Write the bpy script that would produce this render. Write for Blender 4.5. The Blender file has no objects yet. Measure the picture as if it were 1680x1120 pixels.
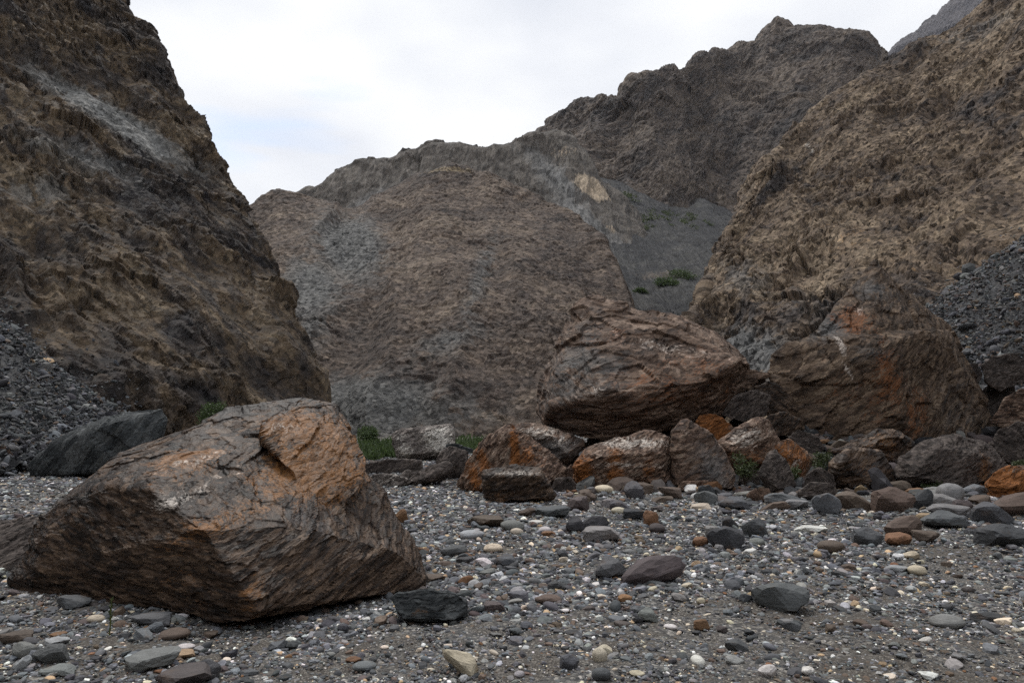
import bpy, bmesh, math, random
import numpy as np
from mathutils import Vector, Euler

random.seed(11)
RNG = np.random.default_rng(11)
SC = bpy.context.scene
COL = SC.collection
R = math.radians

# ------------------------------------------------------------------ camera
F_PX, CX, CY = 1120.0, 840.0, 560.0          # 24 mm lens on a 1680 x 1120 frame
PITCH = R(7.1)
EYE = np.array([0.0, 0.0, 1.5])
cam_data = bpy.data.cameras.new('camera')
cam_data.lens, cam_data.sensor_width = 24.0, 36.0
cam_data.clip_start, cam_data.clip_end = 0.05, 20000
cam = bpy.data.objects.new('camera', cam_data)
cam.location = EYE
cam.rotation_euler = (R(90) + PITCH, 0, 0)
COL.objects.link(cam)
SC.camera = cam

# ------------------------------------------------------------------ sky, sun, exposure
SUN_EL, SUN_AZ = R(62), R(-35)               # high, behind thin cloud, from ahead on the left side
world = bpy.data.worlds.new('World')
SC.world = world
world.use_nodes = True
wn, wl = world.node_tree.nodes, world.node_tree.links
wn.clear()
w_out = wn.new('ShaderNodeOutputWorld')
w_bg = wn.new('ShaderNodeBackground')
w_sky = wn.new('ShaderNodeTexSky')
w_sky.sky_type = 'NISHITA'
w_sky.sun_disc = False
w_sky.sun_elevation = SUN_EL
w_sky.sun_rotation = SUN_AZ
w_sky.altitude = 2500
w_geo = wn.new('ShaderNodeTexCoord')
w_map = wn.new('ShaderNodeMapping')
w_map.inputs['Scale'].default_value = (1.0, 1.0, 2.2)
w_map.inputs['Location'].default_value = (4.53, 19.25, 2.53)
w_n1 = wn.new('ShaderNodeTexNoise')
w_n1.inputs['Scale'].default_value = 2.3
w_n1.inputs['Detail'].default_value = 4
w_n1.inputs['Roughness'].default_value = 0.52
w_n1.inputs['Distortion'].default_value = 0.35
w_r1 = wn.new('ShaderNodeValToRGB')           # how much cloud covers the blue
w_r1.color_ramp.elements[0].position = 0.30
w_r1.color_ramp.elements[1].position = 0.42
w_n2 = wn.new('ShaderNodeTexNoise')
w_n2.inputs['Scale'].default_value = 3.6
w_n2.inputs['Detail'].default_value = 3
w_r2 = wn.new('ShaderNodeValToRGB')           # grey and white in the cloud
w_r2.color_ramp.elements[0].position = 0.30
w_r2.color_ramp.elements[0].color = (6.7, 6.95, 7.5, 1)
w_r2.color_ramp.elements[1].position = 0.62
w_r2.color_ramp.elements[1].color = (8.5, 8.6, 8.75, 1)
w_mix = wn.new('ShaderNodeMix')
w_mix.data_type = 'RGBA'
w_skyb = wn.new('ShaderNodeMix')
w_skyb.data_type = 'RGBA'
w_skyb.blend_type = 'ADD'
w_skyb.inputs[0].default_value = 1.0
w_skyb.inputs[7].default_value = (3.6, 4.2, 4.8, 1)
wl.new(w_geo.outputs['Generated'], w_map.inputs['Vector'])
wl.new(w_map.outputs[0], w_n1.inputs['Vector'])
wl.new(w_map.outputs[0], w_n2.inputs['Vector'])
wl.new(w_n1.outputs[0], w_r1.inputs[0])
wl.new(w_n2.outputs[0], w_r2.inputs[0])
wl.new(w_sky.outputs[0], w_skyb.inputs[6])
wl.new(w_r1.outputs[0], w_mix.inputs[0])
wl.new(w_skyb.outputs[2], w_mix.inputs[6])
wl.new(w_r2.outputs[0], w_mix.inputs[7])
wl.new(w_mix.outputs[2], w_bg.inputs['Color'])
w_bg.inputs['Strength'].default_value = 0.10
wl.new(w_bg.outputs[0], w_out.inputs['Surface'])

sun_data = bpy.data.lights.new('sun', 'SUN')
sun_data.energy, sun_data.angle, sun_data.color = 1.5, R(11), (1.0, 0.96, 0.9)
sun = bpy.data.objects.new('sun', sun_data)
sun_dir = Vector((math.cos(SUN_EL) * math.sin(SUN_AZ), math.cos(SUN_EL) * math.cos(SUN_AZ), math.sin(SUN_EL)))
sun.rotation_euler = sun_dir.to_track_quat('Z', 'Y').to_euler()
sun.location = (-30, 40, 90)
COL.objects.link(sun)
SC.view_settings.view_transform = 'Standard'
SC.view_settings.look = 'None'
SC.view_settings.exposure = 0.29
SC.view_settings.gamma = 1.0
SC.render.engine = 'CYCLES'
SC.cycles.max_bounces = 3
SC.cycles.diffuse_bounces = 2
SC.cycles.use_denoising = False

# ------------------------------------------------------------------ pixel -> world helpers
_F = np.array([0, math.cos(PITCH), math.sin(PITCH)])
_U = np.array([0, -math.sin(PITCH), math.cos(PITCH)])
def ray(px, py):
    return _F + np.array([1.0, 0, 0]) * (px - CX) / F_PX + _U * (CY - py) / F_PX
def at(px, py, Y):
    d = ray(px, py)
    return EYE + d * (Y / d[1])
def project(P):
    q = P - EYE
    dep = q @ _F
    return CX + F_PX * q[:, 0] / dep, CY - F_PX * (q @ _U) / dep, dep

# ------------------------------------------------------------------ numpy noise
from concurrent.futures import ThreadPoolExecutor
POOL = ThreadPoolExecutor(4)
def chunked(fn):
    def run(p, *a, **k):
        n = len(p)
        if n < 20000: return fn(p, *a, **k)
        cuts = [(i, min(i + 80000, n)) for i in range(0, n, 80000)]
        res = list(POOL.map(lambda c: fn(p[c[0]:c[1]], *a, **k), cuts))
        if isinstance(res[0], tuple): return tuple(np.concatenate(r) for r in zip(*res))
        return np.concatenate(res)
    return run
U32 = np.uint32
def _hash(ix, iy, iz, seed):
    h = (ix.astype(U32) * U32(0x8da6b343)) ^ (iy.astype(U32) * U32(0xd8163841)) ^ (iz.astype(U32) * U32(0xcb1ab31f)) ^ U32((seed * 0x9E3779B1) & 0xffffffff)
    h ^= h >> U32(15); h *= U32(0x2c1b3c6d); h ^= h >> U32(12); h *= U32(0x297a2d39); h ^= h >> U32(15)
    return h
INV = np.float32(1.0 / 4294967296.0)
@chunked
def vnoise(p, seed):
    p = p.astype(np.float32)
    ip = np.floor(p); f = p - ip; ip = ip.astype(np.int32)
    u = f * f * f * (f * (f * 6 - 15) + 10)
    out = np.zeros(len(p), np.float32)
    for dx in (0, 1):
        wx = u[:, 0] if dx else 1 - u[:, 0]
        for dy in (0, 1):
            wy = u[:, 1] if dy else 1 - u[:, 1]
            for dz in (0, 1):
                wz = u[:, 2] if dz else 1 - u[:, 2]
                out += wx * wy * wz * (_hash(ip[:, 0] + dx, ip[:, 1] + dy, ip[:, 2] + dz, seed) * INV)
    return out * 2 - 1
ROT = np.array([[0.00, 0.80, 0.60], [-0.80, 0.36, -0.48], [-0.60, -0.48, 0.64]], np.float32)
def fbm(p, seed, octaves=4, gain=0.5, lac=2.03):
    a, s, t = 1.0, np.zeros(len(p), np.float32), 0.0
    p = p.astype(np.float32)
    for k in range(octaves):
        s += a * vnoise(p, seed + k); t += a
        p = (p @ ROT.T) * lac + 7.3; a *= gain
    return s / t
@chunked
def facet(p, seed, tilt=1.0, jit=0.95, crack=0.0):
    """blocks with flat tilted tops: value, a random number for each block"""
    p = p.astype(np.float32)
    ip = np.floor(p).astype(np.int32)
    n = len(p)
    best = np.full(n, 1e9, np.float32); best2 = np.full(n, 1e9, np.float32)
    bh = np.zeros(n, U32); rel = np.zeros((n, 3), np.float32)
    for dx in (-1, 0, 1):
        for dy in (-1, 0, 1):
            for dz in (-1, 0, 1):
                cx, cy, cz = ip[:, 0] + dx, ip[:, 1] + dy, ip[:, 2] + dz
                h = _hash(cx, cy, cz, seed)
                k = np.float32(jit / 1023.0); o = np.float32(0.5 - jit / 2)
                rx = p[:, 0] - (cx + o + (h & U32(1023)) * k)
                ry = p[:, 1] - (cy + o + ((h >> U32(10)) & U32(1023)) * k)
                rz = p[:, 2] - (cz + o + ((h >> U32(20)) & U32(1023)) * k)
                d = rx * rx + ry * ry + rz * rz
                m = d < best
                best2 = np.where(m, best, np.minimum(best2, d))
                best = np.where(m, d, best)
                bh = np.where(m, h, bh)
                rel[:, 0] = np.where(m, rx, rel[:, 0]); rel[:, 1] = np.where(m, ry, rel[:, 1]); rel[:, 2] = np.where(m, rz, rel[:, 2])
    h2 = _hash(bh, bh >> U32(7), bh >> U32(13), seed + 91)
    t = np.stack([(h2 & U32(1023)), (h2 >> U32(10)) & U32(1023), (h2 >> U32(20)) & U32(1023)], 1).astype(np.float32) / 511.5 - 1
    val = (bh >> U32(4)).astype(np.float32) * np.float32(1 / 268435456.0) - 0.5 + tilt * (t * rel).sum(1)
    if crack:
        e = np.sqrt(best2) - np.sqrt(best)
        val -= crack * np.clip(1 - e / 0.09, 0, 1)
    cell = (h2 >> U32(3)).astype(np.float32) * np.float32(1 / 536870912.0)
    return val, cell
@chunked
def chip(p, seed, k=0.55, tilt=0.55, lift=0.55):
    """chipped stone: shallow scoops meeting in sharp ridges (lower envelope of tilted bowls)"""
    p = p.astype(np.float32)
    ip = np.floor(p).astype(np.int32); n = len(p)
    best = np.full(n, 1e9, np.float32); bh = np.zeros(n, U32)
    for dx in (-1, 0, 1):
        for dy in (-1, 0, 1):
            for dz in (-1, 0, 1):
                cx, cy, cz = ip[:, 0] + dx, ip[:, 1] + dy, ip[:, 2] + dz
                h = _hash(cx, cy, cz, seed)
                o = np.float32(1 / 1023.0)
                rx = p[:, 0] - (cx + (h & U32(1023)) * o)
                ry = p[:, 1] - (cy + ((h >> U32(10)) & U32(1023)) * o)
                rz = p[:, 2] - (cz + ((h >> U32(20)) & U32(1023)) * o)
                h2 = h * U32(0x9E3779B1); h2 ^= h2 >> U32(15)
                t = np.float32(tilt / 511.5)
                v = k * (rx * rx + ry * ry + rz * rz) + lift * ((h2 >> U32(22)) * o)
                v += rx * ((h2 & U32(1023)) * t - tilt) + ry * (((h2 >> U32(10)) & U32(1023)) * t - tilt) + rz * (((h2 >> U32(5)) & U32(1023)) * t - tilt)
                m = v < best
                best = np.where(m, v, best); bh = np.where(m, h, bh)
    cell = (_hash(bh, bh >> U32(9), bh >> U32(3), seed + 5) >> U32(3)).astype(np.float32) * np.float32(1 / 536870912.0)
    return best, cell
def basis(az, dip):
    """rows: strike, dip direction, normal of the rock's layering"""
    n = np.array([math.sin(R(dip)) * math.cos(R(az)), math.sin(R(dip)) * math.sin(R(az)), math.cos(R(dip))])
    s = np.cross([0, 0, 1.0], n); s = s / np.linalg.norm(s) if np.linalg.norm(s) > 1e-6 else np.array([1.0, 0, 0])
    return np.stack([s, np.cross(n, s), n]).astype(np.float32)

# ------------------------------------------------------------------ mesh helpers
def np_mesh(name, V, F, smooth=True):
    me = bpy.data.meshes.new(name)
    F = np.asarray(F, np.int32); k = F.shape[1]
    me.vertices.add(len(V)); me.vertices.foreach_set('co', np.asarray(V, np.float32).ravel())
    me.loops.add(F.size); me.loops.foreach_set('vertex_index', F.ravel())
    me.polygons.add(len(F)); me.polygons.foreach_set('loop_start', np.arange(len(F), dtype=np.int32) * k)
    me.polygons.foreach_set('use_smooth', np.full(len(F), smooth, bool))
    me.update(calc_edges=True)
    return me
def get_co(me):
    a = np.empty(len(me.vertices) * 3, np.float32); me.vertices.foreach_get('co', a); return a.reshape(-1, 3)
def get_no(me):
    a = np.empty(len(me.vertices) * 3, np.float32); me.vertex_normals.foreach_get('vector', a); return a.reshape(-1, 3)
def set_co(me, V):
    me.vertices.foreach_set('co', np.asarray(V, np.float32).ravel()); me.update()
def set_attr(me, name, val):
    a = me.attributes.new(name, 'FLOAT', 'POINT'); a.data.foreach_set('value', np.asarray(val, np.float32).ravel())
def set_vec(me, name, val):
    a = me.attributes.new(name, 'FLOAT_VECTOR', 'POINT'); a.data.foreach_set('vector', np.asarray(val, np.float32).ravel())
def tag(o, label=None, cat=None, group=None, kind=None):
    if label: o['label'] = label
    if cat: o['category'] = cat
    if group: o['group'] = group
    if kind: o['kind'] = kind
    return o
def link(name, me, mat=None, parent=None):
    o = bpy.data.objects.new(name, me); COL.objects.link(o)
    if mat and not me.materials: me.materials.append(mat)
    if parent: o.parent = parent
    return o

# ------------------------------------------------------------------ materials
class Nodes:
    def __init__(self, name):
        self.mat = bpy.data.materials.new(name); self.mat.use_nodes = True
        self.t = self.mat.node_tree; self.t.nodes.clear()
    def n(self, typ, props=None, **ins):
        nd = self.t.nodes.new('ShaderNode' + typ)
        for k, v in (props or {}).items(): setattr(nd, k, v)
        for k, v in ins.items():
            s = nd.inputs[int(k[1:])] if k[0] == 'i' and k[1:].isdigit() else nd.inputs[k.replace('_', ' ')]
            if hasattr(v, 'is_linked') or isinstance(v, bpy.types.NodeSocket): self.t.links.new(v, s)
            else: s.default_value = v
        return nd
    def mix(self, f, a, b, mode='MIX'):
        c = lambda x: x if isinstance(x, bpy.types.NodeSocket) else (*x, 1)[:4]
        return self.n('Mix', {'data_type': 'RGBA', 'blend_type': mode}, i0=f, i6=c(a), i7=c(b)).outputs[2]
    def math(self, op, a, b=0.0, clamp=False):
        return self.n('Math', {'operation': op, 'use_clamp': clamp}, i0=a, i1=b).outputs[0]
    def ramp(self, f, stops):
        nd = self.n('ValToRGB', i0=f); r = nd.color_ramp
        while len(r.elements) < len(stops): r.elements.new(0.5)
        for e, (p, c) in zip(r.elements, stops): e.position = p; e.color = (*c, 1) if len(c) == 3 else c
        return nd.outputs[0]
    def noise(self, vec, scale, detail=4, rough=0.55, dist=0.0):
        return self.n('TexNoise', Vector=vec, Scale=scale, Detail=detail, Roughness=rough, Distortion=dist).outputs[0]
    def attr(self, name, kind='GEOMETRY'):
        return self.n('Attribute', {'attribute_name': name, 'attribute_type': kind})
    def out(self, col, rough=0.85, normal=None, spec=0.3):
        b = self.n('BsdfPrincipled', Base_Color=col if isinstance(col, bpy.types.NodeSocket) else (*col, 1), Roughness=rough)
        b.inputs['Specular IOR Level'].default_value = spec
        if normal is not None: self.t.links.new(normal, b.inputs['Normal'])
        o = self.n('OutputMaterial'); self.t.links.new(b.outputs[0], o.inputs['Surface'])
        return self.mat

def rock_mat(name, cols, S, rot=(0, 0, 0), stretch=(1, 1, 3), rust=(0.16, 0.07, 0.025), pale=(0.42, 0.39, 0.35), grey=(0.09, 0.09, 0.095),
             bump=0.6, spec=0.25, rough=0.85, auto_rust=0.0, auto_pale=0.0, var=0.4, fleck=0.6, FLECK=8.0, relief=0.06, chips=1.2, grainy=0.7):
    """layered rock; S is the size in metres of its large colour patches"""
    m = Nodes(name)
    co = m.n('TexCoord').outputs['Object']
    st = m.n('Mapping', Vector=m.attr('layering').outputs['Vector'], Scale=stretch).outputs[0]
    n1 = m.noise(st, 1.1 / S, 4, 0.68, 0.25)
    n2 = m.noise(co, 0.3 / S, 1, 0.5)
    cell = m.attr('cell').outputs['Fac']
    f = m.math('ADD', m.math('MULTIPLY', n1, 0.55), m.math('MULTIPLY', cell, 0.34))
    f = m.math('ADD', f, m.math('MULTIPLY', n2, 0.26))
    k = len(cols)
    f = m.math('ADD', m.math('MULTIPLY', m.math('SUBTRACT', f, 0.575), 2.0), 0.5)
    col = m.ramp(f, [(0.12 + 0.76 * i / (k - 1), c) for i, c in enumerate(cols)])
    # rust, pale crust and grey dust the rock carries, plus the ridge's painted sunlight
    nr = m.noise(st, 2.6 / S, 4, 0.7, 0.6)
    n3 = m.noise(st, 14.0 / S, 3, 0.7)
    def cover(attr, auto, lo, col, c):
        w = m.attr(attr).outputs['Fac']
        w = m.math('ADD', m.math('MULTIPLY', w, 1.0), auto)
        k_ = m.math('MULTIPLY', m.math('ADD', m.math('SUBTRACT', nr, lo), m.math('MULTIPLY', w, 0.30)), 10.0, True)
        k_ = m.math('MULTIPLY', k_, m.math('MULTIPLY', w, 1.1, True))
        return m.mix(k_, col, c)
    col = cover('grey', 0.0, 0.55, col, grey)
    nr = m.math('ADD', m.math('MULTIPLY', nr, 0.55), m.math('MULTIPLY', n3, 0.45))
    col = cover('rust', auto_rust, 0.72, col, rust)
    col = cover('pale', auto_pale, 0.74, col, pale)
    v = m.math('MULTIPLY', m.math('SUBTRACT', n3, 0.5), 5.0 * var)
    wv = m.math('MULTIPLY', n3, 0.04 * S)
    wv = m.n('CombineXYZ', X=wv, Y=wv, Z=wv).outputs[0]
    vin = m.n('VectorMath', {'operation': 'ADD'}, i0=st, i1=wv).outputs[0]
    vor = m.n('TexVoronoi', Vector=vin, Scale=FLECK / S, Randomness=1.0)
    rel_ = m.n('VectorMath', {'operation': 'SUBTRACT'}, i0=vin, i1=vor.outputs['Position']).outputs[0]
    til_ = m.n('VectorMath', {'operation': 'SUBTRACT'}, i0=vor.outputs['Color'], i1=(0.5, 0.5, 0.5)).outputs[0]
    fct = m.math('MULTIPLY', m.n('VectorMath', {'operation': 'DOT_PRODUCT'}, i0=til_, i1=rel_).outputs['Value'], chips * FLECK / S)
    flk = m.n('SeparateColor', i0=vor.outputs['Color']).outputs[0]
    v = m.math('ADD', v, m.math('MULTIPLY', m.math('SUBTRACT', flk, 0.5), fleck))
    v = m.math('MAXIMUM', m.math('ADD', v, 1.0), 0.3)
    vv = m.n('CombineColor', i0=v, i1=v, i2=v).outputs[0]
    col = m.mix(1.0, col, vv, 'MULTIPLY')
    h = m.math('ADD', m.math('MULTIPLY', n3, grainy), fct)
    nb = m.n('Bump', Height=h, Strength=bump, Distance=relief * S).outputs[0]
    return m.out(col, rough, nb, spec)

# ------------------------------------------------------------------ lofted hillsides
def catmull(P, n, lens):
    """resample control points P (k, m, 3) along axis 0 to n rows spaced by lens"""
    k = len(P); cum = np.concatenate([[0], np.cumsum(lens)]); t = np.linspace(0, cum[-1], n)
    i = np.clip(np.searchsorted(cum, t, 'right') - 1, 0, k - 2)
    u = ((t - cum[i]) / (cum[i + 1] - cum[i]))[:, None, None]
    p0 = P[np.maximum(i - 1, 0)]; p1 = P[i]; p2 = P[i + 1]; p3 = P[np.minimum(i + 2, k - 1)]
    q = 0.5 * (2 * p1 + (p2 - p0) * u + (2 * p0 - 5 * p1 + 4 * p2 - p3) * u ** 2 + (3 * p1 - p0 - 3 * p2 + p3) * u ** 3)
    return q * 0.6 + (p1 * (1 - u) + p2 * u) * 0.4
def loft(columns, nu, nv):
    """columns: lists of (px, py, distance), base first; returns the grid vertices and quads"""
    C = np.array([[at(*q) for q in c] for c in columns])
    dist = np.linalg.norm(C - EYE, axis=2)
    ang = lambda A, B, d1, d2: (np.linalg.norm(A - B, axis=-1) / np.minimum(d1, d2))
    lu = np.maximum(ang(C[1:], C[:-1], dist[1:], dist[:-1]).mean(1), 0.02)
    lv = np.maximum(ang(C[:, 1:], C[:, :-1], dist[:, 1:], dist[:, :-1]).mean(0), 0.02)
    A = catmull(C, nu, lu)
    A = catmull(A.transpose(1, 0, 2), nv, lv).transpose(1, 0, 2)
    V = A.reshape(-1, 3)
    i, j = np.meshgrid(np.arange(nu - 1), np.arange(nv - 1), indexing='ij')
    a = (i * nv + j).ravel()
    return V, np.stack([a, a + nv, a + nv + 1, a + 1], 1)
def blob_mask(V, blobs):
    """blobs: (px, py, distance, rx, ry [, strength]) spots on the surface, radii in frame pixels at that distance"""
    out = np.zeros(len(V), np.float32)
    for b in blobs:
        px, py, Y, rx, ry = b[:5]; s = b[5] if len(b) > 5 else 1.0; turn = R(b[6]) if len(b) > 6 else 0.0
        c = at(px, py, Y); k = Y / F_PX
        dx, dy, dz = V[:, 0] - c[0], V[:, 1] - c[1], V[:, 2] - c[2]
        a, e = dx * math.cos(turn) + dz * math.sin(turn), -dx * math.sin(turn) + dz * math.cos(turn)
        d = (a / (rx * k)) ** 2 + (e / (ry * k)) ** 2 + (dy / (3.0 * max(rx, ry) * k)) ** 2
        out = np.maximum(out, s * np.exp(-d * 0.8))
    return out
AMP = 0.6
def hillside(name, columns, nu, nv, mat, layers, seed, B, masks=None, smooth_mask=None, flip=False, macro=None, band=0.65):
    """layers: (block size in m, height in m, squash of the block across the layering)"""
    V, F = loft(columns, nu, nv)
    if flip: F = F[:, ::-1]
    me = np_mesh(name, V, F, False)
    N = get_no(me)
    if np.median((N * (EYE - V)).sum(1)) < 0:
        N = -N; me.flip_normals()
    V = get_co(me)
    keep = np.ones(len(V), np.float32)
    if smooth_mask is not None: keep = 1 - 0.92 * np.clip(blob_mask(V, smooth_mask) * 1.3, 0, 1)
    P = V @ B.T
    d = np.zeros(len(V), np.float32); cell = None
    L0 = layers[0][0] * 0.35
    warp = np.stack([fbm(P / L0 + 3 * a, seed + 50 + a, 4, 0.5) for a in range(3)], 1)
    rough_ = np.clip(0.75 + 1.6 * fbm(P / (L0 * 1.3), seed + 77, 3), 0.2, 1.6)
    for k, (size, amp, sq) in enumerate(layers):
        q = P / size
        w = warp * min(0.14, 0.12 * L0 / size)
        q = (q + w) * np.array([0.75, 1, sq], np.float32)
        if k in (0, 2): v, c = chip(q, seed + k); v = v * 1.5
        else: v, c = facet(q, seed + k, 1.0, crack=0.22)
        d += AMP * amp * v * (1 if k == 0 else keep * rough_)
        if k == min(3, len(layers) - 1): cell = c
    d += AMP * layers[-1][1] * 1.5 * fbm(P / layers[-1][0] * 1.3, seed + 33, 4, 0.6)
    if macro:            # gullies and ribs: world axes or layering axes, sizes in m, height in m
        Bm, sz, hgt = macro
        g_ = (V if Bm is None else V @ Bm.T) / np.array(sz, np.float32) + warp * 0.12
        d += hgt * ((1 - np.abs(fbm(g_, seed + 61, 3, 0.55)) * 2.2) - 0.5)
    bd = fbm((P / L0 + warp * 0.35) * np.array([0.25, 0.6, 2.0], np.float32), seed + 71, 5, 0.65)
    cell = (1 - band) * cell + band * np.clip(0.5 + 1.5 * bd, 0, 1)
    V2 = V + N * d[:, None]
    set_co(me, V2)
    set_attr(me, 'cell', cell * keep + 0.5 * (1 - keep))
    set_vec(me, 'layering', P + warp * L0 * 0.05)
    for a in ('rust', 'pale', 'grey'):
        set_attr(me, a, blob_mask(V2, (masks or {}).get(a, [])))
    o = link(name, me, mat)
    tag(o, kind='structure')
    return o
def mixcol(base, crest, ts, power=1.3, back=((25, 40), (70, 90))):
    """a column of control points from base to crest, and down behind the crest"""
    c = []
    for t in ts:
        c.append((base[0] + (crest[0] - base[0]) * t, base[1] + (crest[1] - base[1]) * t, base[2] + (crest[2] - base[2]) * t ** power))
    for dpy, dY in back: c.append((crest[0], crest[1] + dpy, crest[2] + dY))
    return c
TS = (0, 0.2, 0.4, 0.6, 0.8, 0.92, 1.0)

# ---- the far purple peak
pk = [(1400, 190), (1440, 125), (1460, 96), (1482, 70), (1530, 30), (1565, 3), (1620, -40), (1760, -130), (1900, -160)]
M_far = rock_mat('far_rock', [(0.055, 0.05, 0.055), (0.085, 0.078, 0.083), (0.115, 0.105, 0.108)], 60, rot=(0.5, 0.6, 0), bump=0.8)
hillside('mountain_far', [mixcol((p[0] + 30, 330, 1050), (p[0], p[1], 1500), TS, 1.2, ((30, 150), (80, 300))) for p in pk], 160, 140, M_far,
         [(120, 26, 1), (45, 12, 1.5), (18, 5, 1.6)], 3, basis(40, 40))

# ---- the high brown mountain at the head of the valley
mt = [(800, 260), (860, 235), (893, 212), (900, 190), (925, 174), (965, 162), (1012, 157), (1040, 130), (1085, 122), (1140, 99), (1190, 85), (1240, 70),
      (1262, 54), (1310, 45), (1345, 36), (1368, 48), (1402, 64), (1432, 82), (1455, 108), (1500, 165), (1560, 230), (1650, 300)]
M_mt = rock_mat('mountain_rock', [(0.0321, 0.0275, 0.0260), (0.0650, 0.0520, 0.0444), (0.0994, 0.0780, 0.0627), (0.1300, 0.1033, 0.0803)], 22, rot=(0.3, 0.75, 0.2), bump=0.9, pale=(0.26, 0.23, 0.2), fleck=0.8, var=0.5, relief=0.10, chips=1.2, grainy=0.5, FLECK=12, stretch=(0.8, 1, 2.0))
hillside('mountain', [mixcol((900 + (p[0] - 800) * 0.62, 470, 330), (p[0], p[1], 500 + 40 * math.sin(p[0] / 60)), TS, 1.15, ((20, 40), (70, 110))) for p in mt], 430, 240, M_mt,
         [(46, 9, 1), (20, 4, 1.4), (9, 2.6, 1.6), (4, 1.3, 1.8)], 5, basis(200, 38),
         masks={'pale': [(1180, 300, 400, 130, 50, .45, 30), (1060, 315, 390, 40, 20, .7)]}, macro=(None, (34, 150, 80), 7))

# ---- the pale grey ridge in front of it
rg = [(330, 400), (395, 352), (460, 335), (515, 312), (545, 288), (570, 274), (600, 263), (642, 263), (675, 249), (702, 240), (742, 238), (800, 243), (860, 229), (892, 219), (925, 218), (955, 246), (985, 290), (1010, 318), (1040, 345)]
M_rg = rock_mat('ridge_rock', [(0.058, 0.05, 0.043), (0.095, 0.082, 0.07), (0.135, 0.118, 0.1)], 18, rot=(0, 0.15, 0), stretch=(0.35, 1.6, 0.5), bump=1.0, pale=(0.36, 0.32, 0.27), grey=(0.15, 0.146, 0.14), rust=(0.34, 0.27, 0.195), relief=0.08, fleck=0.8, FLECK=7, chips=2.0)  # rust slot holds a tan, also used to paint a sunlit patch
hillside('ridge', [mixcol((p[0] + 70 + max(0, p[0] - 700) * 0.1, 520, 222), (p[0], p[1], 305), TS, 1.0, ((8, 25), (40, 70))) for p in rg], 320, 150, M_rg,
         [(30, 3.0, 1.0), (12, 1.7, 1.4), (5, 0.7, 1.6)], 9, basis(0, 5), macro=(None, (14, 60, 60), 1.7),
         masks={'rust': [(972, 310, 285, 32, 24, 2.4, -25), (925, 258, 300, 36, 22, 0.9), (1000, 375, 265, 26, 12, 0.9, -30), (560, 285, 300, 60, 8, .6), (740, 270, 290, 60, 8, .7)],  # first two spots paint far sunlight into the ridge colour, not rust
                'pale': [(972, 310, 285, 28, 20, .5, -25)],  # bright core of the same painted sun patch
                'grey': [(910, 300, 290, 22, 90, 1.0, 30), (955, 360, 270, 20, 70, 1.1, 38), (620, 330, 280, 70, 24, 1.2, 35), (1000, 400, 262, 60, 30, .7, -35)]},
         smooth_mask=[(955, 350, 275, 50, 70), (620, 330, 280, 70, 30)])

# ---- the bowl of dark scree between ridge, mountain and the near hill
M_bowl = rock_mat('scree_fine', [(0.022, 0.023, 0.026), (0.038, 0.038, 0.04), (0.075, 0.073, 0.069)], 7, stretch=(0.2, 2.2, 0.25), bump=1.0, grey=(0.082, 0.08, 0.076), pale=(0.2, 0.19, 0.17), rust=(0.13, 0.105, 0.085), var=0.3, relief=0.1, fleck=0.9, FLECK=6, chips=2.0)
bw = [(850, 330), (930, 318), (975, 305), (1012, 312), (1045, 328), (1100, 354), (1128, 352), (1155, 338), (1182, 352), (1210, 368), (1270, 400), (1350, 440)]
bowl_cols = []
for i, (px, py) in enumerate(bw):
    x0 = 1020 + (px - 1060) * 0.55
    bowl_cols.append([(x0, 720, 125), (x0 + 6, 560, 150), (x0 + 12, 500, 180), (px * 0.5 + x0 * 0.5, 455, 215), (px, 410 if 1000 < px < 1120 else 395, 255), (px, (py + 395) / 2, 300), (px, py, 345), (px, py - 12, 372)])
hillside('scree_bowl', bowl_cols, 220, 140, M_bowl, [(25, 1.2, 1), (6, 0.5, 1), (2.0, 0.32, 1)], 13, basis(0, 5), macro=(None, (16, 90, 90), 2.0),
         masks={'grey': [(985, 410, 240, 50, 60, .8), (1060, 480, 200, 90, 30, .5)], 'rust': [(1090, 448, 215, 70, 22, 1.0)], 'pale': [(1060, 395, 245, 40, 18, .5, -20), (1010, 370, 260, 22, 14, .8)]})

# ---- the rounded brown hill in the middle
hl = [(300, 380, 185), (380, 352, 185), (425, 334, 185), (452, 320, 186), (466, 317, 186), (515, 318, 188), (560, 340, 190), (600, 334, 194), (645, 308, 198), (690, 284, 200),
      (740, 276, 200), (800, 290, 197), (845, 302, 194), (885, 318, 190), (925, 342, 184), (960, 366, 176), (990, 400, 166), (1012, 440, 156), (1030, 480, 146), (1042, 540, 136), (1046, 640, 128)]
M_hill = rock_mat('hill_rock', [(0.04, 0.031, 0.027), (0.082, 0.062, 0.05), (0.125, 0.094, 0.072), (0.18, 0.14, 0.105)], 9, rot=(0.1, 0.2, 0), bump=0.9, grey=(0.115, 0.113, 0.108), pale=(0.26, 0.25, 0.23), rust=(0.2, 0.155, 0.1), fleck=0.8, var=0.4, relief=0.10, chips=0.8, grainy=0.5, FLECK=12, stretch=(1, 1, 1.25))
hill_cols = []
for px, py, Y in hl:
    bx = 840 + (px - 840) * 0.98
    by = 103 + 0.00013 * (px - 760) ** 2
    hill_cols.append([(bx, 790, by - 6)] + mixcol((bx, 722, by), (px, py, max(Y, by + 12)), TS, 1.7, ((10, 12), (40, 40), (120, 60))))
c = hill_cols[-1]; hill_cols.append([(q[0] - 12 - 5 * i, q[1], q[2] + 20 + 6 * i) for i, q in enumerate(c)])
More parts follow.
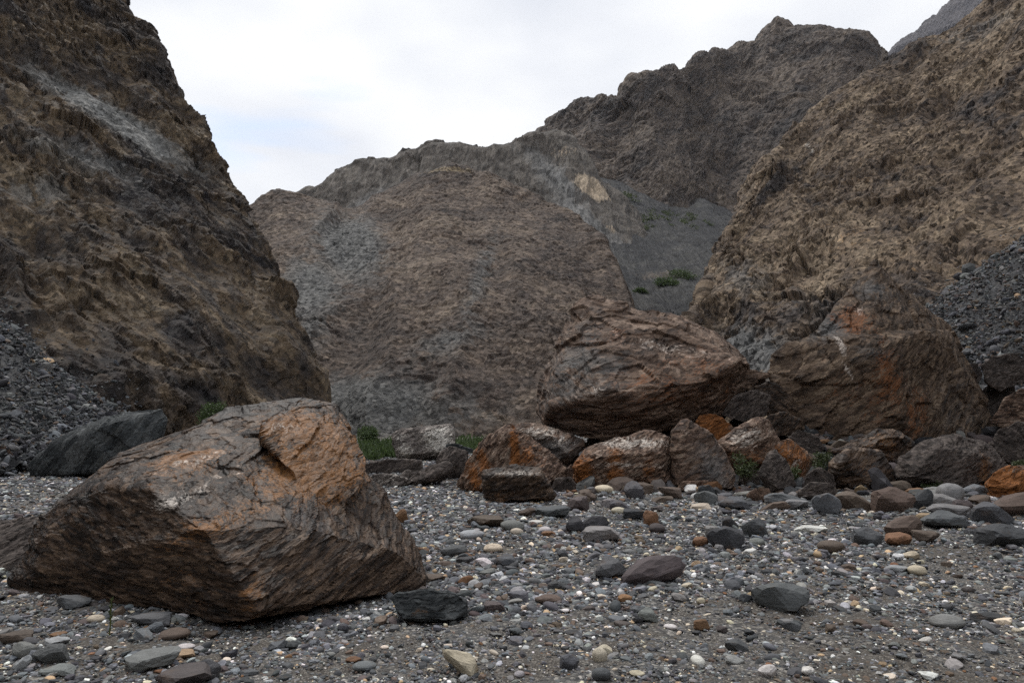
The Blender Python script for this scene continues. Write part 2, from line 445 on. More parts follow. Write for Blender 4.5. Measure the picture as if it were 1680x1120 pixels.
hillside('hill', hill_cols, 540, 380, M_hill,
         [(30, 3.4, 1), (11, 0.5, 1.2), (4.5, 0.16, 1.2), (2.2, 0.42, 1.2), (1.1, 0.24, 1.2)], 21, basis(250, 24),
         masks={'grey': [(560, 670, 108, 150, 50, 1.6), (575, 400, 165, 46, 100, 1.4, 30), (520, 480, 148, 46, 90, 1.1, 30), (690, 680, 104, 120, 40, .8), (510, 540, 132, 40, 70, .8), (790, 470, 150, 16, 130, .7, -8), (740, 570, 128, 60, 25, .8, 25)],
                'pale': [(580, 370, 172, 26, 60, .6, 30), (540, 440, 155, 24, 60, .45, 30)],
                'rust': [(735, 282, 199, 60, 10, 1.2)]},
         smooth_mask=[(575, 668, 112, 90, 30), (600, 340, 190, 40, 22)], macro=(None, (15, 60, 60), 1.7))

# ---- the left cliff
lc = [
 [(-350, 760, 30), (-355, 660, 34), (-370, 550, 41), (-390, 470, 46), (-430, 335, 55), (-480, 185, 63), (-540, 40, 72), (-590, -80, 80)],
 [(-80, 750, 38), (-85, 660, 41), (-110, 550, 47), (-130, 470, 52), (-170, 335, 61), (-220, 185, 69), (-270, 40, 78), (-310, -80, 86)],
 [(100, 745, 44), (95, 660, 46), (70, 550, 51), (50, 470, 56), (0, 335, 65), (-60, 185, 73), (-110, 40, 82), (-150, -80, 90)],
 [(250, 740, 51), (245, 655, 52.5), (215, 550, 57), (190, 470, 61), (140, 335, 69), (80, 185, 77), (20, 40, 86), (-20, -80, 94)],
 [(400, 735, 60), (395, 650, 61), (360, 545, 64), (330, 470, 68), (270, 335, 76), (200, 185, 84), (130, 40, 92), (90, -80, 99)],
 [(480, 735, 66), (478, 650, 66.5), (440, 560, 68), (410, 480, 75), (345, 335, 81), (275, 185, 88), (190, 40, 95), (150, -80, 101)],
 [(532, 735, 72), (528, 655, 72), (486, 553, 73), (464, 490, 79), (392, 340, 85), (318, 185, 91), (222, 35, 97), (180, -80, 103)],
 [(530, 735, 82), (525, 660, 82), (478, 560, 83), (440, 500, 90), (370, 350, 96), (300, 195, 102), (205, 45, 108), (160, -80, 114)],
 [(430, 735, 110), (425, 660, 110), (380, 560, 110), (350, 500, 116), (290, 350, 122), (220, 195, 128), (130, 45, 134), (90, -80, 140)]]
M_left = rock_mat('left_cliff_rock', [(0.0204, 0.0179, 0.0187), (0.0493, 0.0382, 0.0306), (0.0892, 0.0638, 0.0408), (0.1403, 0.1062, 0.0697)], 6, rot=(0.2, -0.7, 0.3), bump=1.0, rust=(0.15, 0.075, 0.03), grey=(0.17, 0.168, 0.16), pale=(0.22, 0.21, 0.19), fleck=1.05, var=0.36, relief=0.10, chips=1.5, grainy=0.35, FLECK=10, stretch=(1, 1, 1.6))
hillside('cliff_left', lc, 540, 400, M_left,
         [(15, 2.4, 1), (6.5, 0.9, 1.7), (2.8, 0.9, 2.0), (1.3, 0.6, 2.2), (0.6, 0.12, 2.2)], 31, basis(20, 42),
         masks={'grey': [(130, 150, 76, 150, 22, 1.3, -30), (230, 225, 82, 80, 18, 1.2, -35), (110, 240, 70, 90, 30, .6, -20), (40, 300, 65, 60, 40, .6)],
                'rust': [(150, 325, 66, 26, 12, .9), (190, 395, 64, 60, 26, .5), (60, 470, 56, 80, 50, .5), (230, 560, 57, 90, 60, .45), (420, 600, 66, 50, 50, .4), (90, 560, 51, 60, 50, .5)],
                'pale': [(200, 205, 80, 60, 8, .6, -35), (320, 540, 62, 40, 30, .25)]},
         smooth_mask=[(130, 150, 76, 140, 20, 1, -30), (230, 225, 82, 75, 16, 1, -35)], macro=(basis(20, 42), (24, 14, 5), 1.5))

# ---- gorge continued unseen behind the viewer, walls added to cut frontal sky light
def behind(name, pts, seed):
    V, F = [], []
    n, rows = len(pts), ((0, 0), (0.5, 0.16), (1, 0.36), (1.25, 0.9))
    for (x, y, h) in pts:
        d = math.hypot(x, y)
        for up, out_ in rows: V.append((x * (1 + out_ * 0.6), y * (1 + out_ * 0.6), h * min(up, 1.0 if out_ < .5 else .8) - 2))
    for i in range(n - 1):
        for j in range(3): F.append((i * 4 + j, i * 4 + j + 1, (i + 1) * 4 + j + 1, (i + 1) * 4 + j))
    me = np_mesh(name, np.array(V), F)
    bm = bmesh.new(); bm.from_mesh(me); bmesh.ops.subdivide_edges(bm, edges=bm.edges, cuts=7, use_grid_fill=True); bm.to_mesh(me); bm.free()
    V = get_co(me); N = get_no(me)
    v, c_ = chip(V / 14, seed); v2, _ = chip(V / 5, seed + 1)
    set_co(me, V + N * (v * 5 + v2 * 1.6)[:, None])
    set_attr(me, 'cell', c_); set_vec(me, 'layering', V)
    for q in ('rust', 'pale', 'grey'): set_attr(me, q, np.zeros(len(V)))
    me.polygons.foreach_set('use_smooth', np.zeros(len(me.polygons), bool))
    tag(link(name, me, M_left), kind='structure')
behind('sky_blocking_cliff', [(-34, 22, 34), (-30, 5, 34), (-28, -15, 30), (-22, -34, 26), (-6, -50, 22), (14, -52, 22), (28, -36, 25), (32, -14, 28), (33, 6, 30), (40, 24, 32)], 71)

# ---- the right cliff
rc = [((1112, 735, 92), (1118, 548, 104)), ((1150, 735, 86), (1150, 492, 108)), ((1190, 735, 80), (1170, 434, 114)), ((1225, 735, 74), (1198, 378, 119)), ((1262, 735, 69), (1248, 292, 128)),
      ((1310, 735, 64), (1292, 224, 135)), ((1375, 735, 59), (1352, 174, 140)), ((1460, 735, 54), (1450, 104, 142)), ((1550, 735, 50), (1545, 62, 140)), ((1660, 735, 45), (1640, -12, 136)),
      ((1790, 735, 40), (1760, -85, 130)), ((1980, 735, 34), (1960, -165, 120))]
M_right = rock_mat('right_cliff_rock', [(0.0360, 0.0296, 0.0272), (0.0880, 0.0632, 0.0448), (0.1400, 0.1016, 0.0680), (0.2160, 0.1640, 0.1120)], 6, rot=(0.3, 0.75, 0.2), stretch=(1, 1, 1.6), bump=1.0, rust=(0.25, 0.15, 0.07), grey=(0.105, 0.103, 0.1), pale=(0.3, 0.28, 0.25), fleck=1.05, var=0.36, relief=0.10, chips=1.5, grainy=0.35, FLECK=10)
right_cols = [mixcol(b, c_, TS, 1.15, ((12, 12), (50, 40), (140, 60))) for b, c_ in rc]
right_cols.insert(0, [(q[0] + 45, q[1], q[2] + 45) for q in right_cols[0]])
hillside('cliff_right', right_cols, 500, 420, M_right,
         [(17, 2.8, 1), (7.5, 1.3, 1.8), (3.4, 0.85, 2.6), (1.5, 0.7, 2.8), (0.7, 0.14, 2.4)], 41, basis(185, 44),
         masks={'rust': [(1400, 300, 118, 70, 60, .6, 35), (1380, 400, 104, 60, 90, .7), (1500, 420, 84, 90, 60, .6), (1600, 300, 98, 110, 90, .45)],
                'grey': [(1240, 560, 84, 36, 70, 1.3), (1230, 440, 100, 40, 60, .6), (1330, 480, 86, 30, 60, .4), (1590, 60, 135, 60, 30, .5)],
                'pale': [(1325, 245, 130, 8, 26, 1.0), (1420, 355, 108, 60, 20, .4, 30), (1470, 400, 92, 50, 50, .3)]},
         smooth_mask=[(1235, 575, 82, 30, 50)], macro=(basis(185, 44), (30, 18, 5.0), 1.7))

# ------------------------------------------------------------------ ground: the gravel bed of the valley
def ground_z(x, y):
    x = np.asarray(x, np.float64); y = np.asarray(y, np.float64)
    P = np.stack([x, y, np.zeros_like(x)], -1).reshape(-1, 3)
    z = 0.10 * fbm(P / 3.1, 401, 3) + 0.035 * fbm(P / 0.7, 402, 2)
    z = z.reshape(x.shape) * np.clip((y - 1.0) / 3.0, 0, 1)
    # rubble bank under the two great boulders, rising towards the right-hand scree
    k = 1 / (1 + np.exp(-(x - 1.5 - 0.02 * y) / 1.1)); ky = np.clip((y - 17.2) / 5.0, 0, 1)
    z = z + 1.25 * k * ky * ky * (3 - 2 * ky) * np.clip((60 - y) / 20, 0, 1)
    return z
def ground_hit(px, py):
    d = ray(px, py); Y = 6.0
    for _ in range(5):
        z = float(ground_z(Y * d[0] / d[1], Y)); Y = np.clip((z - EYE[2]) * d[1] / d[2], 1.5, 300) if d[2] < -1e-4 else 300
    return EYE + d * (Y / d[1])
th = np.unique(np.concatenate([np.linspace(-0.80, 0.80, 420), np.linspace(0.82, 2 * math.pi - 0.82, 70)]))
rr = np.concatenate([[0.4, 0.9, 1.6, 2.3], np.geomspace(2.9, 30, 260), np.geomspace(31, 1600, 40)])
TH, RR = np.meshgrid(th, rr, indexing='ij')
gx, gy = RR * np.sin(TH), RR * np.cos(TH)
gz = ground_z(gx, gy)
fine = np.clip((40 - RR) / 20, 0, 1).ravel()
GP = np.stack([gx, gy, gz], -1).reshape(-1, 3)
GP[:, 2] += fine * (0.018 * fbm(GP / 0.16, 411, 3) + 0.008 * vnoise(GP / 0.05, 412))
nr_ = len(rr); ii, jj = np.meshgrid(np.arange(len(th)), np.arange(nr_ - 1), indexing='ij')
a = (ii * nr_ + jj).ravel(); b = (((ii + 1) % len(th)) * nr_ + jj).ravel()
GF = np.stack([a, a + 1, b + 1, b], 1)
g = Nodes('gravel_sand')
co = g.n('TexCoord').outputs['Object']
v1 = g.n('TexVoronoi', Vector=co, Scale=42.0)
v2 = g.n('TexVoronoi', Vector=co, Scale=105.0)
grain = g.ramp(g.n('SeparateColor', i0=v1.outputs['Color']).outputs[0], [(0.0, (0.055, 0.055, 0.057)), (0.45, (0.115, 0.112, 0.108)), (0.75, (0.18, 0.172, 0.162)), (0.9, (0.34, 0.32, 0.28)), (1.0, (0.46, 0.43, 0.4))])
grit = g.ramp(g.n('SeparateColor', i0=v2.outputs['Color']).outputs[1], [(0.0, (0.045, 0.042, 0.038)), (0.55, (0.11, 0.1, 0.09)), (0.85, (0.19, 0.175, 0.157)), (1.0, (0.42, 0.39, 0.34))])
ndirt = g.noise(co, 0.55, 5, 0.6)
col = g.mix(g.ramp(g.noise(co, 3.0, 4, 0.6), [(0.45, (0, 0, 0)), (0.55, (1, 1, 1))]), grain, grit)
col = g.mix(g.math('MULTIPLY', g.ramp(ndirt, [(0.44, (0, 0, 0)), (0.58, (1, 1, 1))]), 0.5), col, (0.085, 0.071, 0.057))
hh = g.math('ADD', g.math('MULTIPLY', v1.outputs['Distance'], -1.0), g.math('MULTIPLY', v2.outputs['Distance'], -0.4))
nb = g.n('Bump', Height=hh, Strength=0.8, Distance=0.02).outputs[0]
M_ground = g.out(col, 0.9, nb, 0.2)
me = np_mesh('ground', GP, GF); 
if get_no(me)[:, 2].mean() < 0: me.flip_normals()
tag(link('ground', me, M_ground), kind='structure')

# ------------------------------------------------------------------ boulders
def hull_mesh(groups):
    bm = bmesh.new()
    for pts in groups:
        pts = np.array(pts); pts = pts.mean(0) + (pts - pts.mean(0)) * 1.025
        vs = [bm.verts.new(p) for p in pts]
        r_ = bmesh.ops.convex_hull(bm, input=vs)
        dead = [e for e in set(r_['geom_interior']) | set(r_['geom_unused']) if isinstance(e, bmesh.types.BMVert) and e.is_valid]
        bmesh.ops.delete(bm, geom=dead, context='VERTS')
    bmesh.ops.recalc_face_normals(bm, faces=bm.faces)
    me = bpy.data.meshes.new('hull'); bm.to_mesh(me); bm.free()
    return me
def remesh(me, vox):
    o = bpy.data.objects.new('tmp', me); COL.objects.link(o)
    md = o.modifiers.new('r', 'REMESH'); md.mode = 'VOXEL'; md.voxel_size = vox; md.adaptivity = 0
    dg = bpy.context.evaluated_depsgraph_get(); ev = o.evaluated_get(dg)
    out = bpy.data.meshes.new_from_object(ev)
    bpy.data.objects.remove(o); bpy.data.meshes.remove(me)
    return out
def spots(V, N, blobs):
    """stains: (px, py, rx, ry [, strength, turn]) seen spots carried to the stone's surface"""
    out = np.zeros(len(V), np.float32)
    px, py, dep = project(V)
    for b in blobs:
        s = b[4] if len(b) > 4 else 1.0; turn = R(b[5]) if len(b) > 5 else 0.0
        near = np.hypot(px - b[0], py - b[1]) < max(6, 0.15 * max(b[2], b[3]))
        if not near.any(): near = np.hypot(px - b[0], py - b[1]) < 40
        if not near.any(): continue
        c = V[near][np.argmin(dep[near])]; k = float(dep[near].min()) / F_PX
        dx, dy, dz = V[:, 0] - c[0], V[:, 1] - c[1], V[:, 2] - c[2]
        a_, e_ = dx * math.cos(turn) + dz * math.sin(turn), -dx * math.sin(turn) + dz * math.cos(turn)
        d = (a_ / (1.3 * b[2] * k)) ** 2 + (e_ / (1.3 * b[3] * k)) ** 2 + (dy / (2.0 * max(b[2], b[3]) * k)) ** 2
        out = np.maximum(out, 0.7 * s * np.exp(-d * 0.8))
    return out
SEED = [100]
def boulder(name, label, groups, vox, mat, size, amp=1.0, crisp=1.0, blocky=0.0, az=200, dip=25, cat='boulder', rust=(), pale=(), grey=(), group=None, squash=1.0):
    SEED[0] += 17; sd = SEED[0]
    if size < 6 and vox > .02: vox *= 1.25
    me = remesh(hull_mesh(groups), vox)
    B = basis(az, dip)
    V = get_co(me); N = get_no(me)
    V0 = V.copy()
    P = V @ B.T
    tot = np.zeros(len(V), np.float32); cell = None
    warp = np.stack([fbm(P * (4 / size) + 5 * a_, sd + 40 + a_, 4) for a_ in range(3)], 1)
    # (blocks across the stone, height, squash across the layering, kind)
    for fr, h, sq, kind_ in ((2.2, 0.095, 1.2, 'c'), (5.5, 0.05, 1.8 * squash, 'c'), (9, 0.014, 3.0 * squash, 'f'), (14, 0.018, 2.4 * squash, 'c'), (24, 0.006, 4.0 * squash, 'f'), (36, 0.006, 2.6 * squash, 'c')):
        if fr / size * vox > 0.35: continue
        q = P * (fr / size)
        w = warp * min(0.3, fr * 0.03)
        q = (q + w) * np.array([0.8, 1, sq], np.float32)
        v, c_ = chip(q, sd + int(fr), 0.3 if fr < 8 else 0.5) if kind_ == 'c' else facet(q, sd + int(fr), 0.7, crack=0.1)
        tot += h * size * amp * (crisp if fr > 8 else 1.0) * (v - v.mean())
        if kind_ == 'f' or cell is None: cell = c_
    if blocky:
        for fr, h in ((3.6, 0.017), (7.5, 0.012)):
            v, c_ = facet((P * (fr / size) + warp * 0.1) * np.array([0.7, 1, 1.5], np.float32), sd + 305 + int(fr), 0.9, crack=0.12)
            tot += blocky * h * size * v
    tot += 0.0035 * size * amp * fbm(P * np.array([1, 1, 3], np.float32) * (22 / size), sd + 5, 3, 0.6)
    V = V + N * tot[:, None]
    lo = V[:, 2].min()
    ctr = np.array([(V[:, 0].min() + V[:, 0].max()) / 2, (V[:, 1].min() + V[:, 1].max()) / 2, lo])
    set_attr(me, 'cell', cell); set_vec(me, 'layering', P + warp * size * 0.03 + SEED[0])
    set_attr(me, 'rust', spots(V, N, rust)); set_attr(me, 'pale', spots(V, N, pale)); set_attr(me, 'grey', spots(V, N, grey))
    set_co(me, V - ctr)
    me.polygons.foreach_set('use_smooth', np.zeros(len(me.polygons), bool))
    me.materials.clear()
    o = link(name, me, mat); o.location = ctr
    FOOT.append((ctr[0], ctr[1], (V[:, 0].max() - V[:, 0].min()) / 2, (V[:, 1].max() - V[:, 1].min()) / 2, name, label))
    return tag(o, label, cat, group)
FOOT = []
def solid(outline, Y, thick, front=(), shrink=0.72, back_drop=0.0, grow=1.04):
    """closed block: outline points (px, py[, dY]) at distance Y, ridge points (px, py, dY) nearer, and a back face"""
    cx_, cy_ = np.mean([q[0] for q in outline]), np.mean([q[1] for q in outline])
    Y = min(Y, float(ground_hit(cx_, max(q[1] for q in outline))[1]) + 0.12)       # stands on the ground, not in it
    outline = [(cx_ + (q[0] - cx_) * grow, cy_ + (q[1] - cy_) * grow) for q in outline]
    pts = [at(q[0], q[1], Y + (q[2] if len(q) > 2 else 0)) for q in outline]
    for q in front: pts.append(at(q[0], q[1], Y + q[2]))
    for q in outline: pts.append(at(cx_ + (q[0] - cx_) * shrink, cy_ + (q[1] - cy_) * shrink + back_drop, Y + thick))
    return pts
def low(px, Y, z=-0.15):
    p = at(px, 700, Y); p[2] = ground_z(p[0], p[1]) + z; return p

M_brown = rock_mat('brown_boulder', [(0.0125, 0.0083, 0.006), (0.034, 0.0215, 0.0145), (0.064, 0.04, 0.0255), (0.125, 0.083, 0.055)], 0.45, stretch=(0.5, 0.8, 4), rust=(0.17, 0.078, 0.026), pale=(0.46, 0.41, 0.36), grey=(0.08, 0.079, 0.082), bump=0.5, auto_rust=0.3, auto_pale=0.05, spec=0.26, rough=0.52, fleck=0.8, FLECK=6, relief=0.06)
M_rusty = rock_mat('rusty_boulder', [(0.04, 0.027, 0.021), (0.1, 0.063, 0.045), (0.165, 0.11, 0.08), (0.26, 0.195, 0.15)], 0.9, stretch=(0.6, 0.8, 3), rust=(0.2, 0.078, 0.024), pale=(0.46, 0.41, 0.36), grey=(0.1, 0.096, 0.094), bump=0.55, auto_rust=0.45, auto_pale=0.3, fleck=0.8, relief=0.06, rough=0.75, spec=0.22)
M_big = rock_mat('great_boulder', [(0.045, 0.03, 0.023), (0.095, 0.062, 0.044), (0.15, 0.1, 0.072), (0.25, 0.18, 0.135)], 1.0, stretch=(0.4, 0.7, 3.0), rust=(0.18, 0.072, 0.028), pale=(0.45, 0.39, 0.34), grey=(0.115, 0.116, 0.114), bump=0.55, auto_rust=0.38, auto_pale=0.28, fleck=0.55, var=0.34, relief=0.07, rough=0.72, spec=0.22)
M_peak = rock_mat('peaked_boulder', [(0.036, 0.025, 0.018), (0.072, 0.049, 0.034), (0.118, 0.081, 0.055), (0.19, 0.138, 0.096)], 1.0, stretch=(0.4, 0.7, 3.0), rust=(0.15, 0.062, 0.026), pale=(0.45, 0.39, 0.34), grey=(0.09, 0.09, 0.09), bump=0.55, auto_rust=0.36, auto_pale=0.16, fleck=0.55, var=0.34, relief=0.07, rough=0.75, spec=0.2)
M_slab = rock_mat('purple_grey_slab', [(0.038, 0.031, 0.028), (0.075, 0.061, 0.054), (0.125, 0.103, 0.09)], 0.8, rot=(0.1, 0.2, 0), rust=(0.15, 0.08, 0.04), pale=(0.45, 0.42, 0.4), bump=0.6, auto_rust=0.05, fleck=0.8, relief=0.06)
M_dark = rock_mat('dark_slate_boulder', [(0.024, 0.027, 0.029), (0.05, 0.055, 0.057), (0.1, 0.105, 0.105)], 0.8, stretch=(1, 1, 3), rust=(0.1, 0.06, 0.035), pale=(0.3, 0.3, 0.3), bump=0.5, var=0.35)
M_white = rock_mat('white_crusted_boulder', [(0.09, 0.075, 0.068), (0.18, 0.155, 0.14), (0.32, 0.28, 0.25)], 1.0, pale=(0.62, 0.58, 0.52), bump=0.8, auto_pale=0.25, fleck=0.8, relief=0.09)

# the great brown boulder in the left foreground
boulder('boulder', 'great dark brown layered boulder with a rust and white crusted top, largest in the foreground', [
    [at(405, 1016, 5.45), at(425, 1000, 5.42), at(335, 868, 5.62), at(300, 985, 5.9), at(470, 852, 5.9), at(592, 880, 6.25), at(650, 903, 6.5), at(692, 945, 6.7), at(688, 965, 6.7), at(560, 985, 6.15),
     at(250, 806, 6.2), at(150, 806, 6.85), at(95, 832, 7.1), at(34, 948, 6.9), at(60, 975, 6.75), at(115, 800, 7.35), at(200, 742, 7.6), at(238, 727, 7.8), at(345, 700, 7.8), at(430, 690, 7.9), at(540, 716, 7.8),
     at(602, 782, 7.3), at(640, 838, 7.1), at(670, 885, 6.95), low(60, 8.6), low(350, 9.6), low(600, 9.2), low(690, 7.6), at(240, 760, 8.8), at(480, 740, 9.0), at(600, 830, 8.6)],
    [at(328, 700, 7.9), at(342, 686, 8.0), at(400, 672, 8.1), at(440, 664, 8.1), at(495, 657, 8.1), at(545, 668, 7.95), at(572, 700, 7.6), at(445, 712, 7.3), at(350, 718, 7.5), at(420, 760, 8.8), at(560, 760, 8.8)],
    [at(436, 706, 7.1), at(495, 662, 7.9), at(545, 672, 7.85), at(572, 705, 7.45), at(602, 752, 7.1), at(601, 782, 6.85), at(578, 834, 6.5), at(545, 838, 6.42), at(518, 818, 6.45), at(468, 764, 6.68), at(436, 722, 6.95), at(520, 790, 7.6), at(590, 820, 7.4), at(460, 740, 7.7)],
    ], 0.0150, M_brown, 2.6, amp=0.9, crisp=0.5, az=250, dip=28, squash=1.3,
    rust=[(500, 690, 90, 28, 1.4, -12), (520, 755, 80, 45, 1.4, 8), (545, 810, 40, 22, .9), (300, 745, 55, 18, 1.3), (380, 830, 100, 22, .9, 25), (400, 780, 70, 40, .5), (405, 980, 18, 40, .8), (300, 770, 60, 40, .6), (290, 920, 60, 60, .5), (430, 800, 60, 40, .4)],
    pale=[(320, 748, 60, 14, 1.1, 15), (285, 810, 60, 22, 1.2, 20), (370, 770, 70, 18, .9, 25), (470, 690, 90, 16, .9), (560, 700, 30, 30, .7), (640, 870, 30, 14, .6, -20), (400, 735, 60, 20, .6)],
    grey=[(500, 840, 60, 24, .6, -30), (440, 800, 40, 20, .4)])
boulder('rock', 'flat dark slate block resting at the right foot of the great foreground boulder', [
    solid([(640, 980), (655, 972), (700, 966), (745, 972), (767, 985), (764, 1012), (720, 1018), (668, 1012)], 5.6, 0.55, [(660, 1014, -.1), (745, 1016, -.1), (690, 985, -.06)])], 0.011, M_dark, 0.75, az=250, dip=18, cat='rock', rust=[(690, 998, 20, 8, 1.2)])
boulder('boulder', 'long charcoal grey boulder with a smooth sloping face before the left scree', [
    solid([(56, 762), (70, 745), (105, 720), (165, 692), (215, 676), (262, 671), (274, 690), (268, 725), (240, 775), (140, 780), (60, 778)], 21.5, 3.0, [(190, 690, -1.0), (230, 772, -.8), (110, 775, -.6)], 0.8)], 0.055, M_dark, 4.0, amp=0.7, az=200, dip=55, pale=[(130, 730, 40, 20, .5)])
boulder('boulder', 'low purplish rock slab cut by the picture edge behind the great foreground boulder', [
    [at(-60, 862, 8.2), at(30, 850, 8.0), at(75, 852, 7.9), at(84, 880, 7.6), at(70, 930, 7.4), at(-60, 960, 7.2), low(-80, 7.0), low(70, 7.2), low(70, 9.3), low(-80, 9.5), at(0, 858, 9.0)]], 0.016, M_slab, 1.6, az=200, dip=20, pale=[(40, 880, 50, 8, .7)])
boulder('rock', 'small rust brown boulder at the foot of the left scree', [solid([(-20, 735), (8, 730), (21, 745), (20, 768), (-20, 772)], 22.5, 0.9)], 0.04, M_rusty, 0.9, cat='rock')

# rocks in the gap at the foot of the hill
boulder('boulder', 'whitish crusted boulder standing in the green shrubs', [
    solid([(647, 712), (660, 704), (700, 700), (738, 697), (746, 715), (742, 745), (700, 756), (655, 752), (648, 735)], 33, 2.0, [(700, 705, -.5), (735, 740, -.7), (665, 745, -.6)])], 0.06, M_white, 2.8, pale=[(722, 715, 22, 20, 1.6), (665, 735, 18, 14, 1.2), (655, 712, 12, 8, 1.0)])
boulder('rock', 'dark low rock along the edge of the green grass', [solid([(590, 765), (610, 756), (660, 752), (690, 758), (690, 772), (600, 778)], 27, 1.2)], 0.05, M_slab, 2.0, cat='rock')
boulder('rock', 'grey brown upright rock leaning behind the orange streaked boulder', [solid([(716, 758), (724, 740), (738, 730), (765, 742), (770, 765), (760, 785), (728, 782)], 25, 1.0, [(735, 760, -.3)])], 0.04, M_slab, 1.3, cat='rock', dip=50)
boulder('rock', 'tilted grey slab pointing at the upright rock', [solid([(655, 792), (690, 772), (735, 758), (742, 770), (724, 790), (680, 797)], 24, 0.7, [(700, 785, -.3)])], 0.035, M_slab, 1.6, cat='rock')
boulder('rock', 'low pinkish grey rock beside the pale flat sheet', [solid([(655, 780), (668, 770), (695, 768), (700, 782), (665, 790)], 25.2, .6)], 0.035, M_white, 0.9, cat='rock')
boulder('rock', 'pale whitish flat rock sheet lying on the gravel', [solid([(602, 786), (615, 778), (650, 780), (676, 788), (664, 796), (640, 799), (606, 794)], 22.5, 1.4, (), .9)], 0.03, M_white, 1.4, amp=.6, cat='rock', pale=[(640, 786, 60, 14, .8)])
boulder('rock', 'thin dark slab jutting out behind the orange streaked boulder', [solid([(732, 730), (750, 728), (776, 736), (774, 742), (750, 746), (738, 738)], 29, 1.0)], 0.04, M_dark, 1.2, cat='rock')

# row of blocks in front of the great boulders
boulder('boulder', 'orange streaked wedge boulder at the near end of the boulder row', [
    solid([(753, 790), (768, 757), (800, 722), (835, 703), (868, 722), (900, 745), (922, 770), (920, 790), (880, 806), (760, 806)], 18.3, 2.2, [(838, 712, -.4), (900, 790, -.7), (800, 800, -.5)], .7)], 0.032, M_rusty, 2.8, az=160, dip=50,
    rust=[(842, 740, 6, 34, 1.5), (790, 765, 8, 40, 1.2, 25), (775, 790, 10, 30, 1.0, 25), (870, 740, 20, 20, .7)], pale=[(800, 745, 30, 14, .5)])
boulder('boulder', 'grey white topped boulder tucked behind the orange streaked wedge', [
    solid([(838, 706), (858, 698), (890, 700), (930, 712), (957, 722), (950, 745), (930, 765), (880, 770)], 20.0, 2.0, [(905, 715, -.6), (930, 745, -.7)])], 0.035, M_rusty, 2.2, pale=[(880, 704, 40, 10, 1.2), (930, 722, 22, 8, 1.0)], grey=[(900, 735, 40, 20, 1.2)])
boulder('boulder', 'squat dark brown block in front of the orange streaked wedge', [
    solid([(793, 775), (800, 768), (850, 764), (885, 766), (893, 782), (906, 812), (895, 822), (830, 826), (798, 815)], 16.3, 1.2, [(800, 780, -.2), (885, 780, -.3), (890, 818, -.3), (815, 824, -.2)])], 0.026, M_brown, 1.7, pale=[(850, 770, 50, 7, 1.3)], rust=[(820, 815, 10, 10, .8)])
boulder('boulder', 'wide rust streaked block with a pale top edge', [
    solid([(944, 790), (945, 760), (962, 733), (1000, 720), (1060, 711), (1088, 716), (1104, 740), (1104, 790), (1050, 800), (960, 802)], 17.4, 2.0, [(948, 765, -.5), (985, 748, -.6), (1080, 742, -.6), (1090, 795, -.6), (955, 800, -.4)], .75)], 0.03, M_rusty, 2.6,
    rust=[(955, 780, 16, 30, 1.4), (1005, 760, 12, 26, 1.1), (1060, 775, 10, 16, .9)], pale=[(1040, 718, 60, 8, 1.2), (1020, 757, 70, 7, .9), (990, 735, 50, 10, .6)])
boulder('boulder', 'tall narrow tan block with a flat cracked face beside the wide block', [
    solid([(1104, 790), (1105, 710), (1118, 696), (1130, 692), (1165, 712), (1190, 745), (1206, 775), (1204, 800), (1160, 806)], 17.6, 1.8, [(1120, 705, -.3), (1115, 795, -.4), (1190, 800, -.5), (1150, 760, -.5)])], 0.03, M_rusty, 2.0, amp=.8, grey=[(1175, 770, 30, 40, 1.1)], pale=[(1120, 700, 20, 10, .5)])
boulder('boulder', 'rust red block wedged under the overhanging great boulder', [
    solid([(1142, 700), (1148, 682), (1175, 680), (1198, 696), (1206, 712), (1190, 735), (1145, 730)], 20.0, 1.2)], 0.035, M_rusty, 1.3, rust=[(1170, 700, 30, 22, 1.5)])
boulder('boulder', 'reddish pyramid shaped boulder flecked with white behind the shrub', [
    solid([(1177, 725), (1215, 698), (1243, 686), (1258, 692), (1275, 722), (1290, 750), (1280, 775), (1230, 785), (1195, 760)], 18.2, 1.6, [(1245, 692, -.4), (1255, 760, -.6), (1205, 740, -.4)])], 0.03, M_rusty, 2.0, pale=[(1220, 715, 30, 20, .9), (1240, 700, 14, 10, .8)], rust=[(1220, 750, 40, 20, .6)])
boulder('boulder', 'dark grey wedge rock leaning in front of the rust striped rock', [
    solid([(1245, 775), (1258, 748), (1272, 738), (1290, 760), (1306, 795), (1298, 808), (1262, 810)], 17.0, .9, [(1275, 800, -.4), (1270, 750, -.2)])], 0.026, M_slab, 1.2, rust=[(1300, 790, 10, 14, .6)])
boulder('boulder', 'rust striped pointed rock behind the dark grey wedge', [
    solid([(1268, 740), (1278, 722), (1295, 718), (1320, 738), (1337, 755), (1328, 780), (1300, 795), (1275, 770)], 17.9, 1.1, [(1300, 750, -.3)])], 0.03, M_rusty, 1.4, rust=[(1300, 750, 30, 30, 1.0)], pale=[(1310, 765, 18, 12, .8)], dip=60)
boulder('boulder', 'dark brown blocky boulder with a slanted lit top, before the pyramid peak boulder', [
    solid([(1362, 790), (1370, 760), (1395, 738), (1440, 745), (1470, 780), (1470, 800), (1420, 806), (1375, 800)], 17.2, 1.4, [(1380, 760, -.3), (1440, 800, -.5)]),
    solid([(1360, 740), (1400, 722), (1440, 708), (1462, 708), (1490, 725), (1501, 742), (1480, 770), (1420, 775)], 18.6, 1.6, [(1450, 730, -.5)])], 0.03, M_brown, 2.2, rust=[(1460, 735, 30, 22, .8), (1420, 770, 30, 16, .6)], pale=[(1450, 722, 22, 8, .6)])
